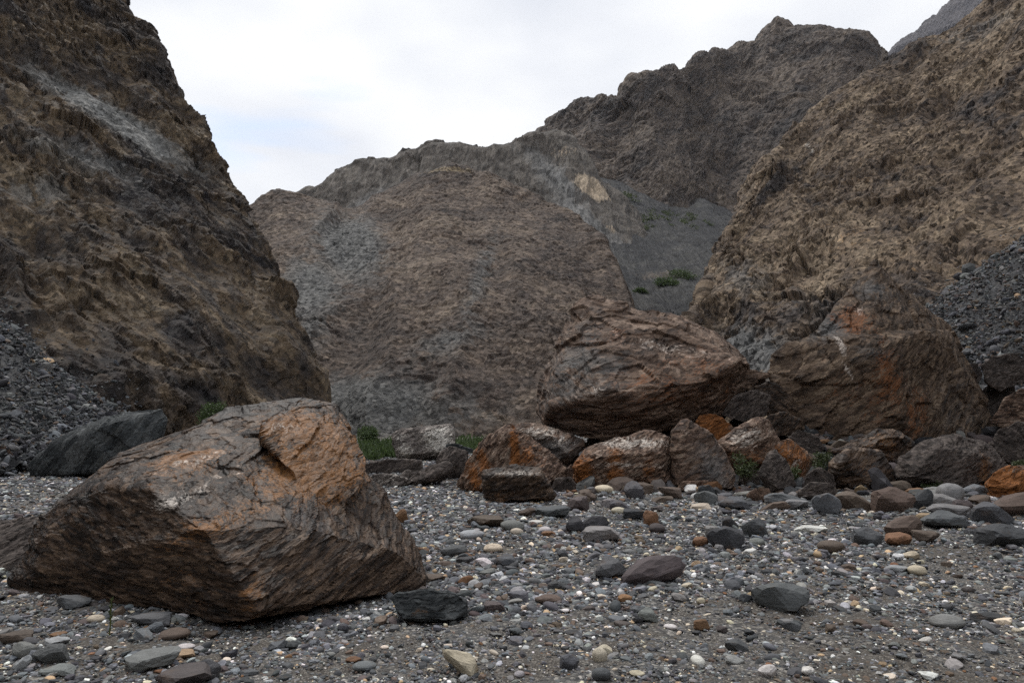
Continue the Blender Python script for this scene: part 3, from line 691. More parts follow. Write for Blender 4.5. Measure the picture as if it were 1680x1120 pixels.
boulder('boulder', 'broad grey brown boulder with a rust patch near the picture edge', [
    solid([(1470, 780), (1490, 750), (1525, 725), (1570, 720), (1610, 730), (1640, 750), (1656, 768), (1640, 795), (1580, 806), (1490, 802)], 17.0, 1.9, [(1540, 735, -.4), (1600, 745, -.5), (1570, 800, -.6), (1500, 780, -.5), (1625, 790, -.4)], .75)], 0.03, M_slab, 2.8, amp=.8, rust=[(1622, 770, 16, 30, 1.4), (1520, 760, 20, 12, .5)])
boulder('boulder', 'low orange rust boulder at the edge of the picture', [
    solid([(1618, 795), (1630, 775), (1660, 763), (1700, 762), (1730, 780), (1730, 812), (1680, 818), (1630, 812)], 16.0, 1.2, [(1660, 800, -.3)])], 0.028, M_rusty, 1.5, rust=[(1660, 790, 50, 30, 1.3)])
# the two great boulders
boulder('boulder', 'huge overhanging rust brown boulder with a long sloping back', [
    [at(*q) for q in [(948, 496, 23), (980, 490, 23.2), (1040, 503, 23), (1100, 516, 23), (1165, 545, 23), (1212, 572, 22.6), (1229, 600, 22), (1212, 590, 21), (1150, 626, 20.1), (1070, 664, 19.9), (990, 640, 19.6), (905, 670, 20.6),
                      (1180, 690, 21.6), (1140, 692, 21.0), (1080, 712, 20.7), (990, 724, 20.5), (945, 716, 20.7), (888, 692, 21.3), (880, 670, 22), (900, 612, 22.5), (926, 560, 23),
                      (1000, 540, 26), (1180, 590, 26), (1180, 690, 25), (900, 690, 25), (1000, 720, 25)]],
    [at(*q) for q in [(1170, 610, 22), (1225, 596, 22), (1263, 616, 22.2), (1255, 630, 22.4), (1190, 690, 22.4), (1150, 660, 21.6), (1240, 640, 24), (1180, 600, 24)]]],
    0.054, M_big, 6.5, amp=0.5, crisp=0.8, blocky=1.0, az=250, dip=30,
    rust=[(1080, 620, 70, 36, .6), (1150, 590, 50, 36, .6), (1000, 545, 50, 20, .5), (1200, 640, 40, 40, .5), (1040, 680, 70, 20, .3)],
    pale=[(1100, 560, 90, 12, .8, -12), (1140, 575, 40, 14, .6), (975, 650, 12, 18, 1.0), (1000, 560, 40, 10, .5), (1190, 580, 20, 10, .6)],
    grey=[(935, 590, 34, 80, .9, -25), (985, 600, 40, 60, .7, -25), (1030, 590, 40, 26, .4)])
boulder('boulder', 'huge pyramid peaked boulder with a rust red patch and a white vein', [
    [at(*q) for q in [(1436, 430, 24), (1402, 476, 23.6), (1372, 500, 23.2), (1345, 540, 22.6), (1455, 455, 23.8), (1485, 482, 23.6), (1520, 512, 23.4), (1560, 540, 23.2), (1430, 545, 21.6), (1500, 545, 21.8), (1400, 560, 21.8), (1450, 500, 26), (1400, 600, 27), (1560, 600, 26), (1350, 600, 26)]],
    [at(*q) for q in [(1345, 545, 22.4), (1292, 566, 22.4), (1268, 590, 22.4), (1264, 612, 22.4), (1290, 645, 21.8), (1302, 692, 21.6), (1342, 726, 21.4), (1375, 730, 21), (1405, 560, 21.3), (1430, 580, 20.9), (1470, 560, 21), (1520, 545, 21.4), (1562, 545, 22.6), (1578, 600, 21.9),
                      (1605, 645, 21.8), (1632, 700, 22), (1616, 728, 21.6), (1560, 734, 20.9), (1500, 738, 20.6), (1480, 690, 20.4), (1440, 700, 20.7), (1500, 560, 26), (1300, 600, 25), (1330, 720, 25), (1600, 720, 25)]],
    ], 0.054, M_peak, 6.0, amp=0.5, crisp=0.8, blocky=1.0, az=215, dip=45,
    rust=[(1465, 620, 22, 50, .9), (1508, 680, 22, 44, .9, -15), (1400, 520, 24, 26, 1.0, 35), (1430, 660, 40, 40, .5), (1380, 640, 30, 30, .5)],
    pale=[(1376, 560, 5, 22, 1.5), (1392, 605, 4, 26, 1.2, 20), (1410, 505, 30, 12, .8, 35), (1460, 500, 30, 12, .7), (1500, 645, 5, 30, .9, 30)],
    grey=[(1360, 530, 30, 18, 1.2, 45), (1430, 470, 24, 16, 1.0), (1580, 680, 60, 60, .5), (1440, 580, 30, 14, .8)])
for lab, ol, Y, th_, mt_, sz in [
    ('dark rock jammed under the tip of the overhanging great boulder', [(1185, 680), (1205, 650), (1238, 640), (1262, 650), (1255, 680), (1220, 692)], 20.8, 1.2, M_slab, 1.4),
    ('tan capped angular rock bridging the gap between the two great boulders', [(1225, 640), (1262, 626), (1280, 634), (1312, 668), (1300, 690), (1255, 680)], 21.6, 1.2, M_brown, 1.5),
    ('brown rock lying low in the gap below the pyramid peaked boulder', [(1252, 700), (1262, 680), (1290, 676), (1314, 690), (1310, 712), (1265, 716)], 20.2, .9, M_brown, 1.1),
    ('shadowed slab rock tucked under the pyramid peaked boulder', [(1290, 722), (1310, 705), (1340, 715), (1352, 735), (1330, 745), (1300, 742)], 19.6, .9, M_slab, 1.0),
    ('small dark rock beside the squat block and the wide block', [(905, 800), (912, 785), (935, 783), (946, 795), (940, 806), (912, 808)], 17.6, .6, M_slab, .6),
    ('rust brown rock filling the space behind the wide block', [(925, 780), (935, 762), (955, 758), (965, 790), (940, 800)], 18.6, .7, M_rusty, .8),
    ('grey rock in front of the slanted dark brown boulder', [(1318, 795), (1325, 777), (1345, 768), (1366, 778), (1372, 800), (1345, 808)], 16.8, .7, M_slab, .9),
    ('dark slab rock lying on edge near the grey rock', [(1310, 808), (1330, 792), (1366, 794), (1370, 812), (1350, 822), (1315, 820)], 16.0, .6, M_slab, .9),
    ('orange splashed low rock under the small shrub', [(1225, 812), (1240, 800), (1262, 800), (1268, 820), (1240, 826)], 16.4, .5, M_rusty, .7),
    ('pale topped flat rock at the foot of the tall tan block', [(1112, 800), (1120, 790), (1160, 788), (1172, 798), (1165, 808), (1120, 806)], 16.8, .6, M_rusty, .9),
    ('small rounded grey rock beneath the reddish pyramid boulder', [(1212, 790), (1215, 775), (1232, 768), (1246, 775), (1246, 795), (1222, 800)], 17.2, .6, M_slab, .6),
    ]:
    boulder('rock', lab, [solid(ol, Y, th_)], max(.026, sz / 45), mt_, sz, cat='rock', group='rocks fallen among the boulders', az=random.uniform(0, 360), dip=random.uniform(10, 60))
for lab, ol, Y, th_, mt_, sz in [
    ('grey slab rock lodged high in the right scree', [(1612, 600), (1630, 585), (1665, 582), (1700, 600), (1690, 625), (1640, 640), (1620, 625)], 22, 1.4, M_slab, 1.8),
    ('orange faced angular rock lodged in the right scree', [(1628, 690), (1648, 655), (1676, 638), (1710, 650), (1710, 690), (1660, 705)], 20.5, 1.4, M_rusty, 1.8),
    ('dark slate block below the orange faced scree rock', [(1622, 735), (1640, 705), (1670, 692), (1720, 700), (1720, 750), (1660, 758)], 18.8, 1.3, M_slab, 1.7),
    ('small dark rock at the shoulder of the pyramid peaked boulder', [(1580, 620), (1586, 598), (1602, 596), (1612, 615), (1602, 632)], 24, .8, M_slab, .8),
    ('leaning grey brown rock between the great boulder and the scree', [(1598, 660), (1625, 628), (1660, 632), (1668, 660), (1640, 690), (1612, 690)], 22.5, 1.2, M_slab, 1.5),
    ]:
    boulder('rock', lab, [solid(ol, Y, th_)], .04, mt_, sz, cat='rock', group='rocks in the right scree', az=random.uniform(0, 360), dip=random.uniform(10, 60))

# ------------------------------------------------------------------ loose stones: shapes
def stone_shape(kind, seed, sub=3):
    r_ = np.random.default_rng(seed)
    bm = bmesh.new(); bmesh.ops.create_icosphere(bm, subdivisions=sub, radius=1.0)
    me = bpy.data.meshes.new('stone'); bm.to_mesh(me); bm.free()
    D = get_co(me); D = D / np.linalg.norm(D, axis=1)[:, None]
    def planes(n, lo, hi):
        N = r_.normal(size=(n, 3)); N /= np.linalg.norm(N, axis=1)[:, None]
        d = r_.uniform(lo, hi, n)
        dots = np.maximum(D @ N.T, 1e-3)
        return (d / dots).min(1)
    if kind == 'round':
        r0 = np.minimum(planes(9, 0.85, 1.1), 1.05); V = D * (0.6 * r0 + 0.4)[:, None]
        V = V * np.array([1.0, 0.82, 0.62]); V += D * (0.07 * fbm(D * 1.5, seed, 3))[:, None]
    elif kind == 'flat':
        r0 = np.minimum(planes(18, 0.52, 0.82), 0.98); V = D * r0[:, None] * np.array([1.15, 0.9, 0.5])
        V[:, 2] = np.where(V[:, 2] > 0.2, 0.2 + (V[:, 2] - 0.2) * 0.25, V[:, 2])
        V += D * (0.03 * fbm(D * np.array([2, 2, 6]), seed, 3))[:, None]
    elif kind == 'long':
        r0 = np.minimum(planes(12, 0.55, 0.9), 1.15); V = D * r0[:, None] * np.array([1.6, 0.7, 0.55])
        V += D * (0.04 * fbm(D * 2.5, seed, 3))[:, None]
    else:
        r0 = np.minimum(planes(16, 0.52, 0.85), 1.02); V = D * r0[:, None] * np.array([1.1, 0.9, 0.75])
        V += D * (0.02 * fbm(D * 2.2, seed, 4, 0.6))[:, None]
    if kind != 'round':
        v, _ = chip(D * 2.2, seed); V += D * (0.06 * (v - v.mean()))[:, None]
    lo, hi = V.min(0), V.max(0); V = (V - (lo + hi) / 2) / (hi - lo)
    set_co(me, V)
    me.polygons.foreach_set('use_smooth', np.full(len(me.polygons), kind == 'round', bool))
    return me
PAL = {  # base colours of the loose stones
    'dark slate': (0.045, 0.046, 0.049), 'slate grey': (0.082, 0.084, 0.088), 'blue grey': (0.115, 0.122, 0.132), 'mid grey': (0.165, 0.163, 0.158), 'brown': (0.095, 0.07, 0.054),
    'purplish brown': (0.075, 0.06, 0.058), 'rust orange': (0.15, 0.08, 0.042), 'tan': (0.33, 0.235, 0.145), 'cream': (0.46, 0.40, 0.31), 'white': (0.56, 0.545, 0.52), 'pale grey': (0.26, 0.265, 0.27)}
def stone_mat(name, source):
    m = Nodes(name)
    co = m.n('TexCoord').outputs['Object']
    if source == 'OBJECT':
        oi = m.n('ObjectInfo'); base, rnd = oi.outputs['Color'], oi.outputs['Random']
    else:
        base = m.attr('col', 'INSTANCER').outputs['Color']; rnd = m.n('ObjectInfo').outputs['Random']
    off = m.n('CombineXYZ', X=m.math('MULTIPLY', rnd, 37.0), Y=m.math('MULTIPLY', rnd, 91.0), Z=rnd).outputs[0]
    p = m.n('VectorMath', {'operation': 'ADD'}, i0=co, i1=off).outputs[0]
    st = m.n('Mapping', Vector=p, Scale=(1, 1.3, 4.0), Rotation=(0.4, 0.3, 0)).outputs[0]
    if source == 'OBJECT':
        n1 = m.noise(st, 2.2, 5, 0.65, 0.8); n2 = m.noise(p, 14.0, 3, 0.6)
        f = m.math('ADD', m.math('MULTIPLY', n1, 1.3), m.math('MULTIPLY', n2, 0.6))
        f = m.math('ADD', f, 0.05)
        col = m.mix(1.0, base, m.n('CombineColor', i0=f, i1=f, i2=f).outputs[0], 'MULTIPLY')
        col = m.mix(m.math('MULTIPLY', m.ramp(m.noise(p, 1.7, 4, 0.6), [(0.58, (0, 0, 0)), (0.68, (1, 1, 1))]), 0.35), col, (0.12, 0.075, 0.045))
        nb = m.n('Bump', Height=m.math('ADD', n1, m.math('MULTIPLY', n2, 0.3)), Strength=0.3, Distance=0.04).outputs[0]
        return m.out(col, 0.72, nb, 0.35)
    n1 = m.noise(st, 3.0, 2, 0.6)
    f = m.math('ADD', m.math('MULTIPLY', n1, 1.2), 0.4)
    col = m.mix(1.0, base, m.n('CombineColor', i0=f, i1=f, i2=f).outputs[0], 'MULTIPLY')
    return m.out(col, 0.8, None, 0.3)
M_stone = stone_mat('loose_stone', 'OBJECT')
M_grain = stone_mat('gravel_stone', 'INSTANCER')
SHAPES = {k: [stone_shape(k, 900 + 13 * i + len(k)) for i in range(6)] for k in ('angular', 'flat', 'long', 'round')}
for ms in SHAPES.values():
    for me in ms: me.materials.append(M_stone)
for i in range(6): SHAPES['flat'][i].name = 'flat_stone'

# ------------------------------------------------------------------ loose stones one can pick out, each where it lies
# x0, x1, y0, y1 of the stone in the frame, colour, shape, label
HAND = [
 (1022, 1128, 912, 960, 'purplish brown', 'long', 'long purplish brown stone slab propped up on the gravel'),
 (978, 1028, 912, 952, 'slate grey', 'angular', 'upright blue grey slate beside the propped up long slab'),
 (1255, 1332, 957, 1006, 'slate grey', 'angular', 'thick dark slate block with brown sides, alone on open gravel'),
 (1232, 1262, 968, 984, 'tan', 'round', 'tan cobble touching the thick dark slate block'),
 (720, 784, 1060, 1104, 'cream', 'long', 'pale cream splintered rock in the bottom foreground'),
 (962, 1018, 862, 890, 'mid grey', 'flat', 'flat pale brown grey rock under the tilted dark slabs'),
 (955, 1000, 846, 872, 'dark slate', 'long', 'tilted black slab leaning on the flat pale grey rock'),
 (930, 962, 848, 876, 'dark slate', 'angular', 'round shouldered black rock next to the tilted black slab'),
 (874, 935, 832, 850, 'slate grey', 'flat', 'low triangular grey slate near the squat dark brown block'),
 (765, 828, 843, 866, 'brown', 'flat', 'flat brown rock in mid gravel, left of the grey half buried stone'),
 (822, 860, 852, 872, 'mid grey', 'round', 'half buried grey stone beside the flat brown rock'),
 (851, 880, 832, 847, 'brown', 'angular', 'brown lumpy stone left of the low triangular slate'),
 (754, 792, 868, 886, 'pale grey', 'round', 'rounded light grey cobble in the middle of the gravel'),
 (794, 824, 891, 907, 'cream', 'round', 'cream cobble right of the striped slate stones'),
 (868, 892, 852, 861, 'white', 'flat', 'flat white stone right of the grey half buried stone'),
 (884, 904, 863, 875, 'white', 'round', 'small white cobble near the flat white stone'),
 (838, 858, 865, 877, 'cream', 'round', 'small cream cobble below the half buried stone'),
 (890, 912, 871, 880, 'rust orange', 'flat', 'flat rust orange stone in the middle gravel'),
 (722, 764, 893, 914, 'slate grey', 'flat', 'striped slate stone left of the cream cobble'),
 (812, 850, 908, 932, 'slate grey', 'angular', 'grey wedge stone below the cream cobble'),
 (748, 776, 912, 925, 'dark slate', 'flat', 'black flat stone beside the striped slate'),
 (780, 806, 914, 930, 'white', 'angular', 'white crumbly stone pieces next to the grey wedge'),
 (832, 866, 968, 990, 'blue grey', 'flat', 'blue grey slate stone right of the foot rock'),
 (794, 826, 985, 1005, 'purplish brown', 'flat', 'low brown slate stone right of the foot rock'),
 (880, 920, 980, 991, 'brown', 'flat', 'thin brown stone flake on the open gravel'),
 (692, 728, 940, 955, 'brown', 'flat', 'brown flat stone beside the great boulder side'),
 (977, 1007, 795, 810, 'cream', 'round', 'cream cobble in front of the wide rust block'),
 (1002, 1034, 820, 840, 'slate grey', 'angular', 'dark blue slate stone behind a cream cobble'),
 (1005, 1028, 831, 843, 'cream', 'round', 'cream cobble in front of the dark blue slate stone'),
 (1024, 1062, 835, 853, 'dark slate', 'flat', 'dark flat slate right of the cream cobble'),
 (1058, 1082, 838, 865, 'rust orange', 'angular', 'upright rust orange stone on the gravel'),
 (1068, 1092, 858, 874, 'purplish brown', 'round', 'purplish cobble leaning near the upright orange stone'),
 (1172, 1226, 864, 902, 'dark slate', 'angular', 'dark block in the heap of angular slate stones'),
 (1188, 1212, 848, 868, 'dark slate', 'angular', 'topmost dark stone of the slate heap'),
 (1222, 1260, 852, 882, 'slate grey', 'long', 'slanting slate stone on the far side of the slate heap'),
 (1160, 1184, 863, 880, 'mid grey', 'flat', 'grey brown slab in the slate heap'),
 (1137, 1164, 881, 897, 'rust orange', 'flat', 'rust orange stone at the near side of the slate heap'),
 (1234, 1256, 882, 896, 'mid grey', 'round', 'round grey pink cobble below the slate heap'),
 (1224, 1244, 900, 911, 'white', 'flat', 'white cobble in front of the slate heap'),
 (1318, 1362, 861, 877, 'white', 'flat', 'large white flat stone on the right gravel'),
 (1412, 1452, 866, 897, 'slate grey', 'angular', 'dark grey rounded block beside the orange cluster of stones'),
 (1470, 1518, 848, 882, 'brown', 'angular', 'dark brown upright stone in the orange cluster'),
 (1460, 1502, 875, 894, 'rust orange', 'flat', 'dark rust stone at the front of the orange cluster'),
 (1510, 1547, 872, 892, 'brown', 'flat', 'brown topped slate at the end of the orange cluster'),
 (1352, 1390, 888, 909, 'brown', 'round', 'rounded brown cobble half sunk in the gravel'),
 (1463, 1494, 928, 942, 'pale grey', 'flat', 'pale grey flat cobble next to the round cream cobble'),
 (1499, 1524, 928, 944, 'cream', 'round', 'round cream cobble right of the pale grey flat one'),
 (1488, 1510, 905, 918, 'cream', 'angular', 'angular cream cobble behind the pale grey flat one'),
 (1470, 1488, 910, 919, 'white', 'angular', 'small white stone left of the angular cream cobble'),
 (1546, 1586, 1008, 1032, 'mid grey', 'round', 'domed grey stone half buried in the near gravel'),
 (1345, 1385, 811, 844, 'slate grey', 'angular', 'upright grey rock with a dark cap at the gravel edge'),
 (1381, 1433, 808, 838, 'brown', 'angular', 'squat brown rock at the gravel edge'),
 (1452, 1508, 802, 841, 'brown', 'angular', 'square brown grey block at the gravel edge'),
 (1508, 1536, 806, 835, 'dark slate', 'angular', 'dark rock leaning on the square brown grey block'),
 (1553, 1588, 798, 828, 'mid grey', 'round', 'rounded greenish grey stone near the broad boulder'),
 (1536, 1597, 842, 870, 'slate grey', 'angular', 'long grey rock with white veins at the gravel edge'),
 (1545, 1600, 830, 850, 'mid grey', 'flat', 'flat brown grey rock behind the veined long rock'),
 (1612, 1666, 830, 862, 'slate grey', 'angular', 'squared slate block near the picture edge'),
 (1636, 1700, 864, 898, 'dark slate', 'angular', 'dark block cut by the picture edge'),
 (1660, 1720, 815, 850, 'brown', 'angular', 'brown rock cut by the picture edge above the dark block'),
 (1510, 1535, 844, 860, 'tan', 'flat', 'tan flat cobble left of the veined long rock'),
 (1185, 1235, 815, 838, 'slate grey', 'angular', 'grey lumpy rock below the orange splashed low rock'),
 (1145, 1180, 806, 830, 'slate grey', 'angular', 'dark grey stone below the pale topped flat rock'),
 (1292, 1330, 820, 836, 'mid grey', 'flat', 'flat grey stone before the slab on edge'),
 (1082, 1120, 800, 818, 'brown', 'flat', 'flat brown stone before the wide rust block'),
 (645, 668, 835, 858, 'rust orange', 'angular', 'orange edged dark rock beside the great boulder flank'),
 (0, 36, 1036, 1058, 'brown', 'flat', 'olive brown flat cobble at the near left corner'),
 (258, 298, 1028, 1050, 'brown', 'round', 'smooth brown cobble before the great boulder'),
 (186, 262, 1072, 1104, 'mid grey', 'flat', 'large light grey slab stone in the near left gravel'),
 (240, 322, 1098, 1135, 'purplish brown', 'flat', 'rust brown slab cut by the bottom edge of the picture'),
 (318, 352, 1082, 1116, 'slate grey', 'angular', 'striped dark slate right of the rust brown slab'),
 (46, 92, 1060, 1092, 'slate grey', 'angular', 'blue slate stone with a flat tilted top, near left'),
 (14, 48, 1058, 1084, 'mid grey', 'angular', 'speckled grey stone left of the tilted blue slate'),
 (64, 106, 1090, 1112, 'mid grey', 'angular', 'grey green wedge stone at the near left corner'),
 (84, 130, 978, 1000, 'slate grey', 'angular', 'dark grey stone with a white top before the great boulder'),
 (140, 162, 1008, 1022, 'cream', 'round', 'cream cobble left of the green stalk'),
 (206, 262, 1010, 1030, 'slate grey', 'flat', 'flat grey stone at the foot of the green stalk'),
 (238, 262, 1020, 1038, 'blue grey', 'angular', 'blue stone touching the flat grey stone'),
 (285, 304, 1006, 1016, 'white', 'round', 'white cobble before the great boulder'),
 (72, 102, 1048, 1060, 'pale grey', 'flat', 'pale flat cobble near the tilted blue slate'),
 (78, 98, 1039, 1046, 'rust orange', 'flat', 'thin bright orange flake in the near gravel'),
 (273, 309, 1074, 1082, 'tan', 'flat', 'long tan flake right of the large light grey slab'),
 (568, 590, 1075, 1087, 'rust orange', 'angular', 'small orange brick shaped stone in the near gravel'),
 (578, 612, 1082, 1102, 'blue grey', 'round', 'blue grey cobble below the small orange stone'),
 (290, 312, 1055, 1066, 'white', 'round', 'white grey cobble beneath the smooth brown cobble'),
 (1050, 1080, 996, 1022, 'mid grey', 'angular', 'grey stone with a pointed top on open gravel'),
 (1290, 1316, 1018, 1036, 'slate grey', 'angular', 'small slate stone below the thick dark block'),
 (1196, 1228, 1046, 1068, 'slate grey', 'angular', 'angular slate stone in the near right gravel'),
 (1196, 1222, 1074, 1092, 'pale grey', 'angular', 'pale ridged stone below the angular slate'),
 (1250, 1276, 1090, 1112, 'white', 'angular', 'whitish pointed stone near the bottom edge'),
 (1318, 1338, 1094, 1108, 'white', 'flat', 'white chip stone near the bottom edge'),
 (1518, 1544, 1102, 1116, 'white', 'flat', 'white flat stone at the bottom edge, right part'),
 (974, 996, 1062, 1088, 'cream', 'round', 'pair of cream cobbles, the nearer one'),
 (982, 1004, 1056, 1072, 'cream', 'angular', 'pair of cream cobbles, the farther one'),
 (922, 950, 1072, 1098, 'slate grey', 'angular', 'round shouldered slate stone left of the cream pair'),
 (974, 1002, 1094, 1118, 'slate grey', 'round', 'dark grey cobble below the cream pair'),
 (802, 818, 1064, 1076, 'cream', 'round', 'cream cobble right of the splintered cream rock'),
 (1013, 1026, 965, 980, 'white', 'angular', 'white pointed stone below the propped slab'),
 (1064, 1080, 962, 972, 'cream', 'flat', 'cream cobble below the propped slab'),
 (1118, 1138, 956, 966, 'cream', 'flat', 'cream flat stone right of the propped slab'),
 (1145, 1158, 980, 991, 'cream', 'round', 'small cream stone left of the thick dark block'),
 (1092, 1112, 1022, 1033, 'white', 'round', 'white cobble in the near gravel below the thick block'),
 (1036, 1058, 1100, 1110, 'cream', 'round', 'cream flat cobble at the bottom edge'),
 (1000, 1030, 1010, 1022, 'blue grey', 'flat', 'small blue slate flake on open gravel'),
]
def mount(name, mesh, X, Y, z, dims, rotz, colour, tilt=(0, 0)):
    o = bpy.data.objects.new(name, mesh); COL.objects.link(o)
    o.location = (X, Y, z); o.scale = dims; o.rotation_euler = (tilt[0], tilt[1], rotz)
    j = 1.15 + random.uniform(-.18, .18)
    o.color = (*[c * j * random.uniform(.96, 1.04) for c in PAL[colour]], 1)
    return o
STONES = []   # x, y, radius, short name
for i, (x0, x1, y0, y1, colr, shp, lab) in enumerate(HAND):
    p = ground_hit((x0 + x1) / 2, y1)
    d = np.linalg.norm(p - EYE); k = d / F_PX
    w = (x1 - x0) * k; h = (y1 - y0) * k
    dep = w * {'flat': 0.8, 'round': 0.85, 'angular': 0.75, 'long': 0.6}[shp]
    slope = max(0.05, (y1 - 700) / F_PX)
    H = max(0.35 * h, h - 0.45 * dep * slope * 2, 0.25 * w)
    o = mount({'flat': 'flat_stone', 'round': 'cobble', 'angular': 'stone', 'long': 'long_stone'}[shp], SHAPES[shp][i % 6], p[0], p[1] + dep * 0.42, 0, (w * 1.04, dep, H * 1.2), random.uniform(-.25, .25), colr,
              (0, R(-14) if 'propped' in lab or 'tilted black' in lab else random.uniform(-.08, .08)))
    o.location.z = float(ground_z(p[0], p[1] + dep * .42)) + H * 0.44
    if 'splintered' in lab: o.rotation_euler = (0, R(4), R(-48)); o.scale = (w * 1.25, w * .45, H)
    tag(o, lab, 'stone', 'loose stones on the gravel bed')
    STONES.append((p[0], p[1] + dep * .42, w / 2, lab))

# further stones among them; every label says where the stone lies
def blocked(x, y, m=0.0):
    for fx, fy, rx, ry, *_ in FOOT:
        if ((x - fx) / (rx * 0.92 + m)) ** 2 + ((y - fy) / (ry * 0.92 + m)) ** 2 < 1: return True
    return False
LAND = [((f[0], f[1]), f[5]) for f in FOOT]
def short(lab):
    for cut in (' with ', ' at ', ' on ', ' in ', ' behind ', ' beside ', ' under ', ' near ', ' below ', ' before ', ' leaning ', ' right of ', ' left of ', ' next to ', ' cut by ', ' standing ', ' lying ', ' and ', ',', ' of ', ' beneath ', ' touching ', ' resting ', ' tucked ', ' wedged ', ' alone', ' half ', ' lodged ', ' filling ', ' jammed ', ' bridging ', ' pointing ', ' jutting ', ' propped ', ' along ', ' above ', ' among '):
        if cut in lab: lab = lab.split(cut)[0]
    return lab
uniq = {}
for x_, y_, r_s, lab in STONES: uniq[short(lab)] = uniq.get(short(lab), 0) + 1
for (p_, lab) in LAND: uniq[short(lab)] = uniq.get(short(lab), 0) + 1
MARKS = [((x_, y_), short(lab)) for x_, y_, r_s, lab in STONES if uniq[short(lab)] == 1] + [(p_, short(lab)) for p_, lab in LAND if uniq[short(lab)] == 1]
used_labels = {}
count, tries = 0, 0
NAMES = {'flat': 'flat_stone', 'round': 'cobble', 'angular': 'stone', 'long': 'long_stone'}
colours = ['dark slate'] * 18 + ['slate grey'] * 26 + ['blue grey'] * 16 + ['mid grey'] * 10 + ['brown'] * 10 + ['purplish brown'] * 5 + ['rust orange'] * 2 + ['tan'] * 3 + ['cream'] * 6 + ['white'] * 7 + ['pale grey'] * 3
N_EXTRA = 300 - len(HAND)
while count < N_EXTRA and tries < 20000:
    tries += 1
    bank = count < 62
    if bank:      # stones gathered along the foot of the boulder row
        px, py = random.uniform(900, 1700), random.triangular(798, 850, 815)
    else:
        px, py = random.uniform(-10, 1690), random.triangular(835, 1118, 930)
        if px < 690 and py < 1000: continue
    p = ground_hit(px, py); X, Y = p[0], p[1]
    if blocked(X, Y): continue
    w = (random.triangular(0.16, 0.75, 0.3) if bank else min(0.42, random.lognormvariate(math.log(0.072 + 0.005 * Y), 0.45)))
    if any((X - sx) ** 2 + (Y - sy) ** 2 < (sr + w * .45) ** 2 for sx, sy, sr, _ in STONES): continue
    colr = random.choice(colours)
    if bank and random.random() < .65: colr = random.choice(('brown', 'brown', 'brown', 'purplish brown', 'dark slate', 'mid grey', 'purplish brown', 'rust orange'))
    shp = random.choice(('angular', 'angular', 'flat', 'flat', 'long')) if colr not in ('white', 'cream', 'tan') else random.choice(('round', 'flat', 'angular'))
    if colr in ('white', 'cream', 'tan', 'pale grey'): w *= 0.75
    dims = {'flat': (w, w * .75, w * random.uniform(.22, .4)), 'round': (w, w * .8, w * .6), 'angular': (w, w * .8, w * random.uniform(.45, .7)), 'long': (w * 1.3, w * .6, w * .4)}[shp]
    o = mount(NAMES[shp], random.choice(SHAPES[shp]), X, Y, 0, dims, random.uniform(0, 6.28), colr, (random.uniform(-.2, .2), random.uniform(-.2, .2)))
    o.location.z = float(ground_z(X, Y)) + dims[2] * .3
    near = sorted((math.hypot(mx - X, (my - Y)), mx - X, my - Y, nm) for (mx, my), nm in MARKS)[:4]
    def rel(q):
        d_, dx, dy, nm = q
        side = ('right of' if dx < 0 else 'left of') if abs(dx) > abs(dy) else ('in front of' if dy > 0 else 'behind')
        return f'{"just " if d_ < .5 else ""}{side} the {nm}'
    size_w = 'small' if w < .14 else 'mid sized' if w < .28 else 'large'
    shape_w = {'flat': 'flat', 'round': 'rounded', 'angular': 'angular', 'long': 'long'}[shp]
    head = f'{size_w} {colr} {shape_w} stone'
    opts = [f'{head} {rel(near[0])}', f'{head} between the {near[0][3]} and the {near[1][3]}', f'{head} {rel(near[1])}', f'{head} {rel(near[2])}', f'{head} {rel(near[3])}', f'{head} between the {near[0][3]} and the {near[2][3]}']
    lab = next((q for q in opts if q not in used_labels and len(q.split()) <= 16), opts[0])
    used_labels[lab] = used_labels.get(lab, 0) + 1
    tag(o, lab, 'stone', 'loose stones on the gravel bed')
    STONES.append((X, Y, w / 2, lab)); count += 1

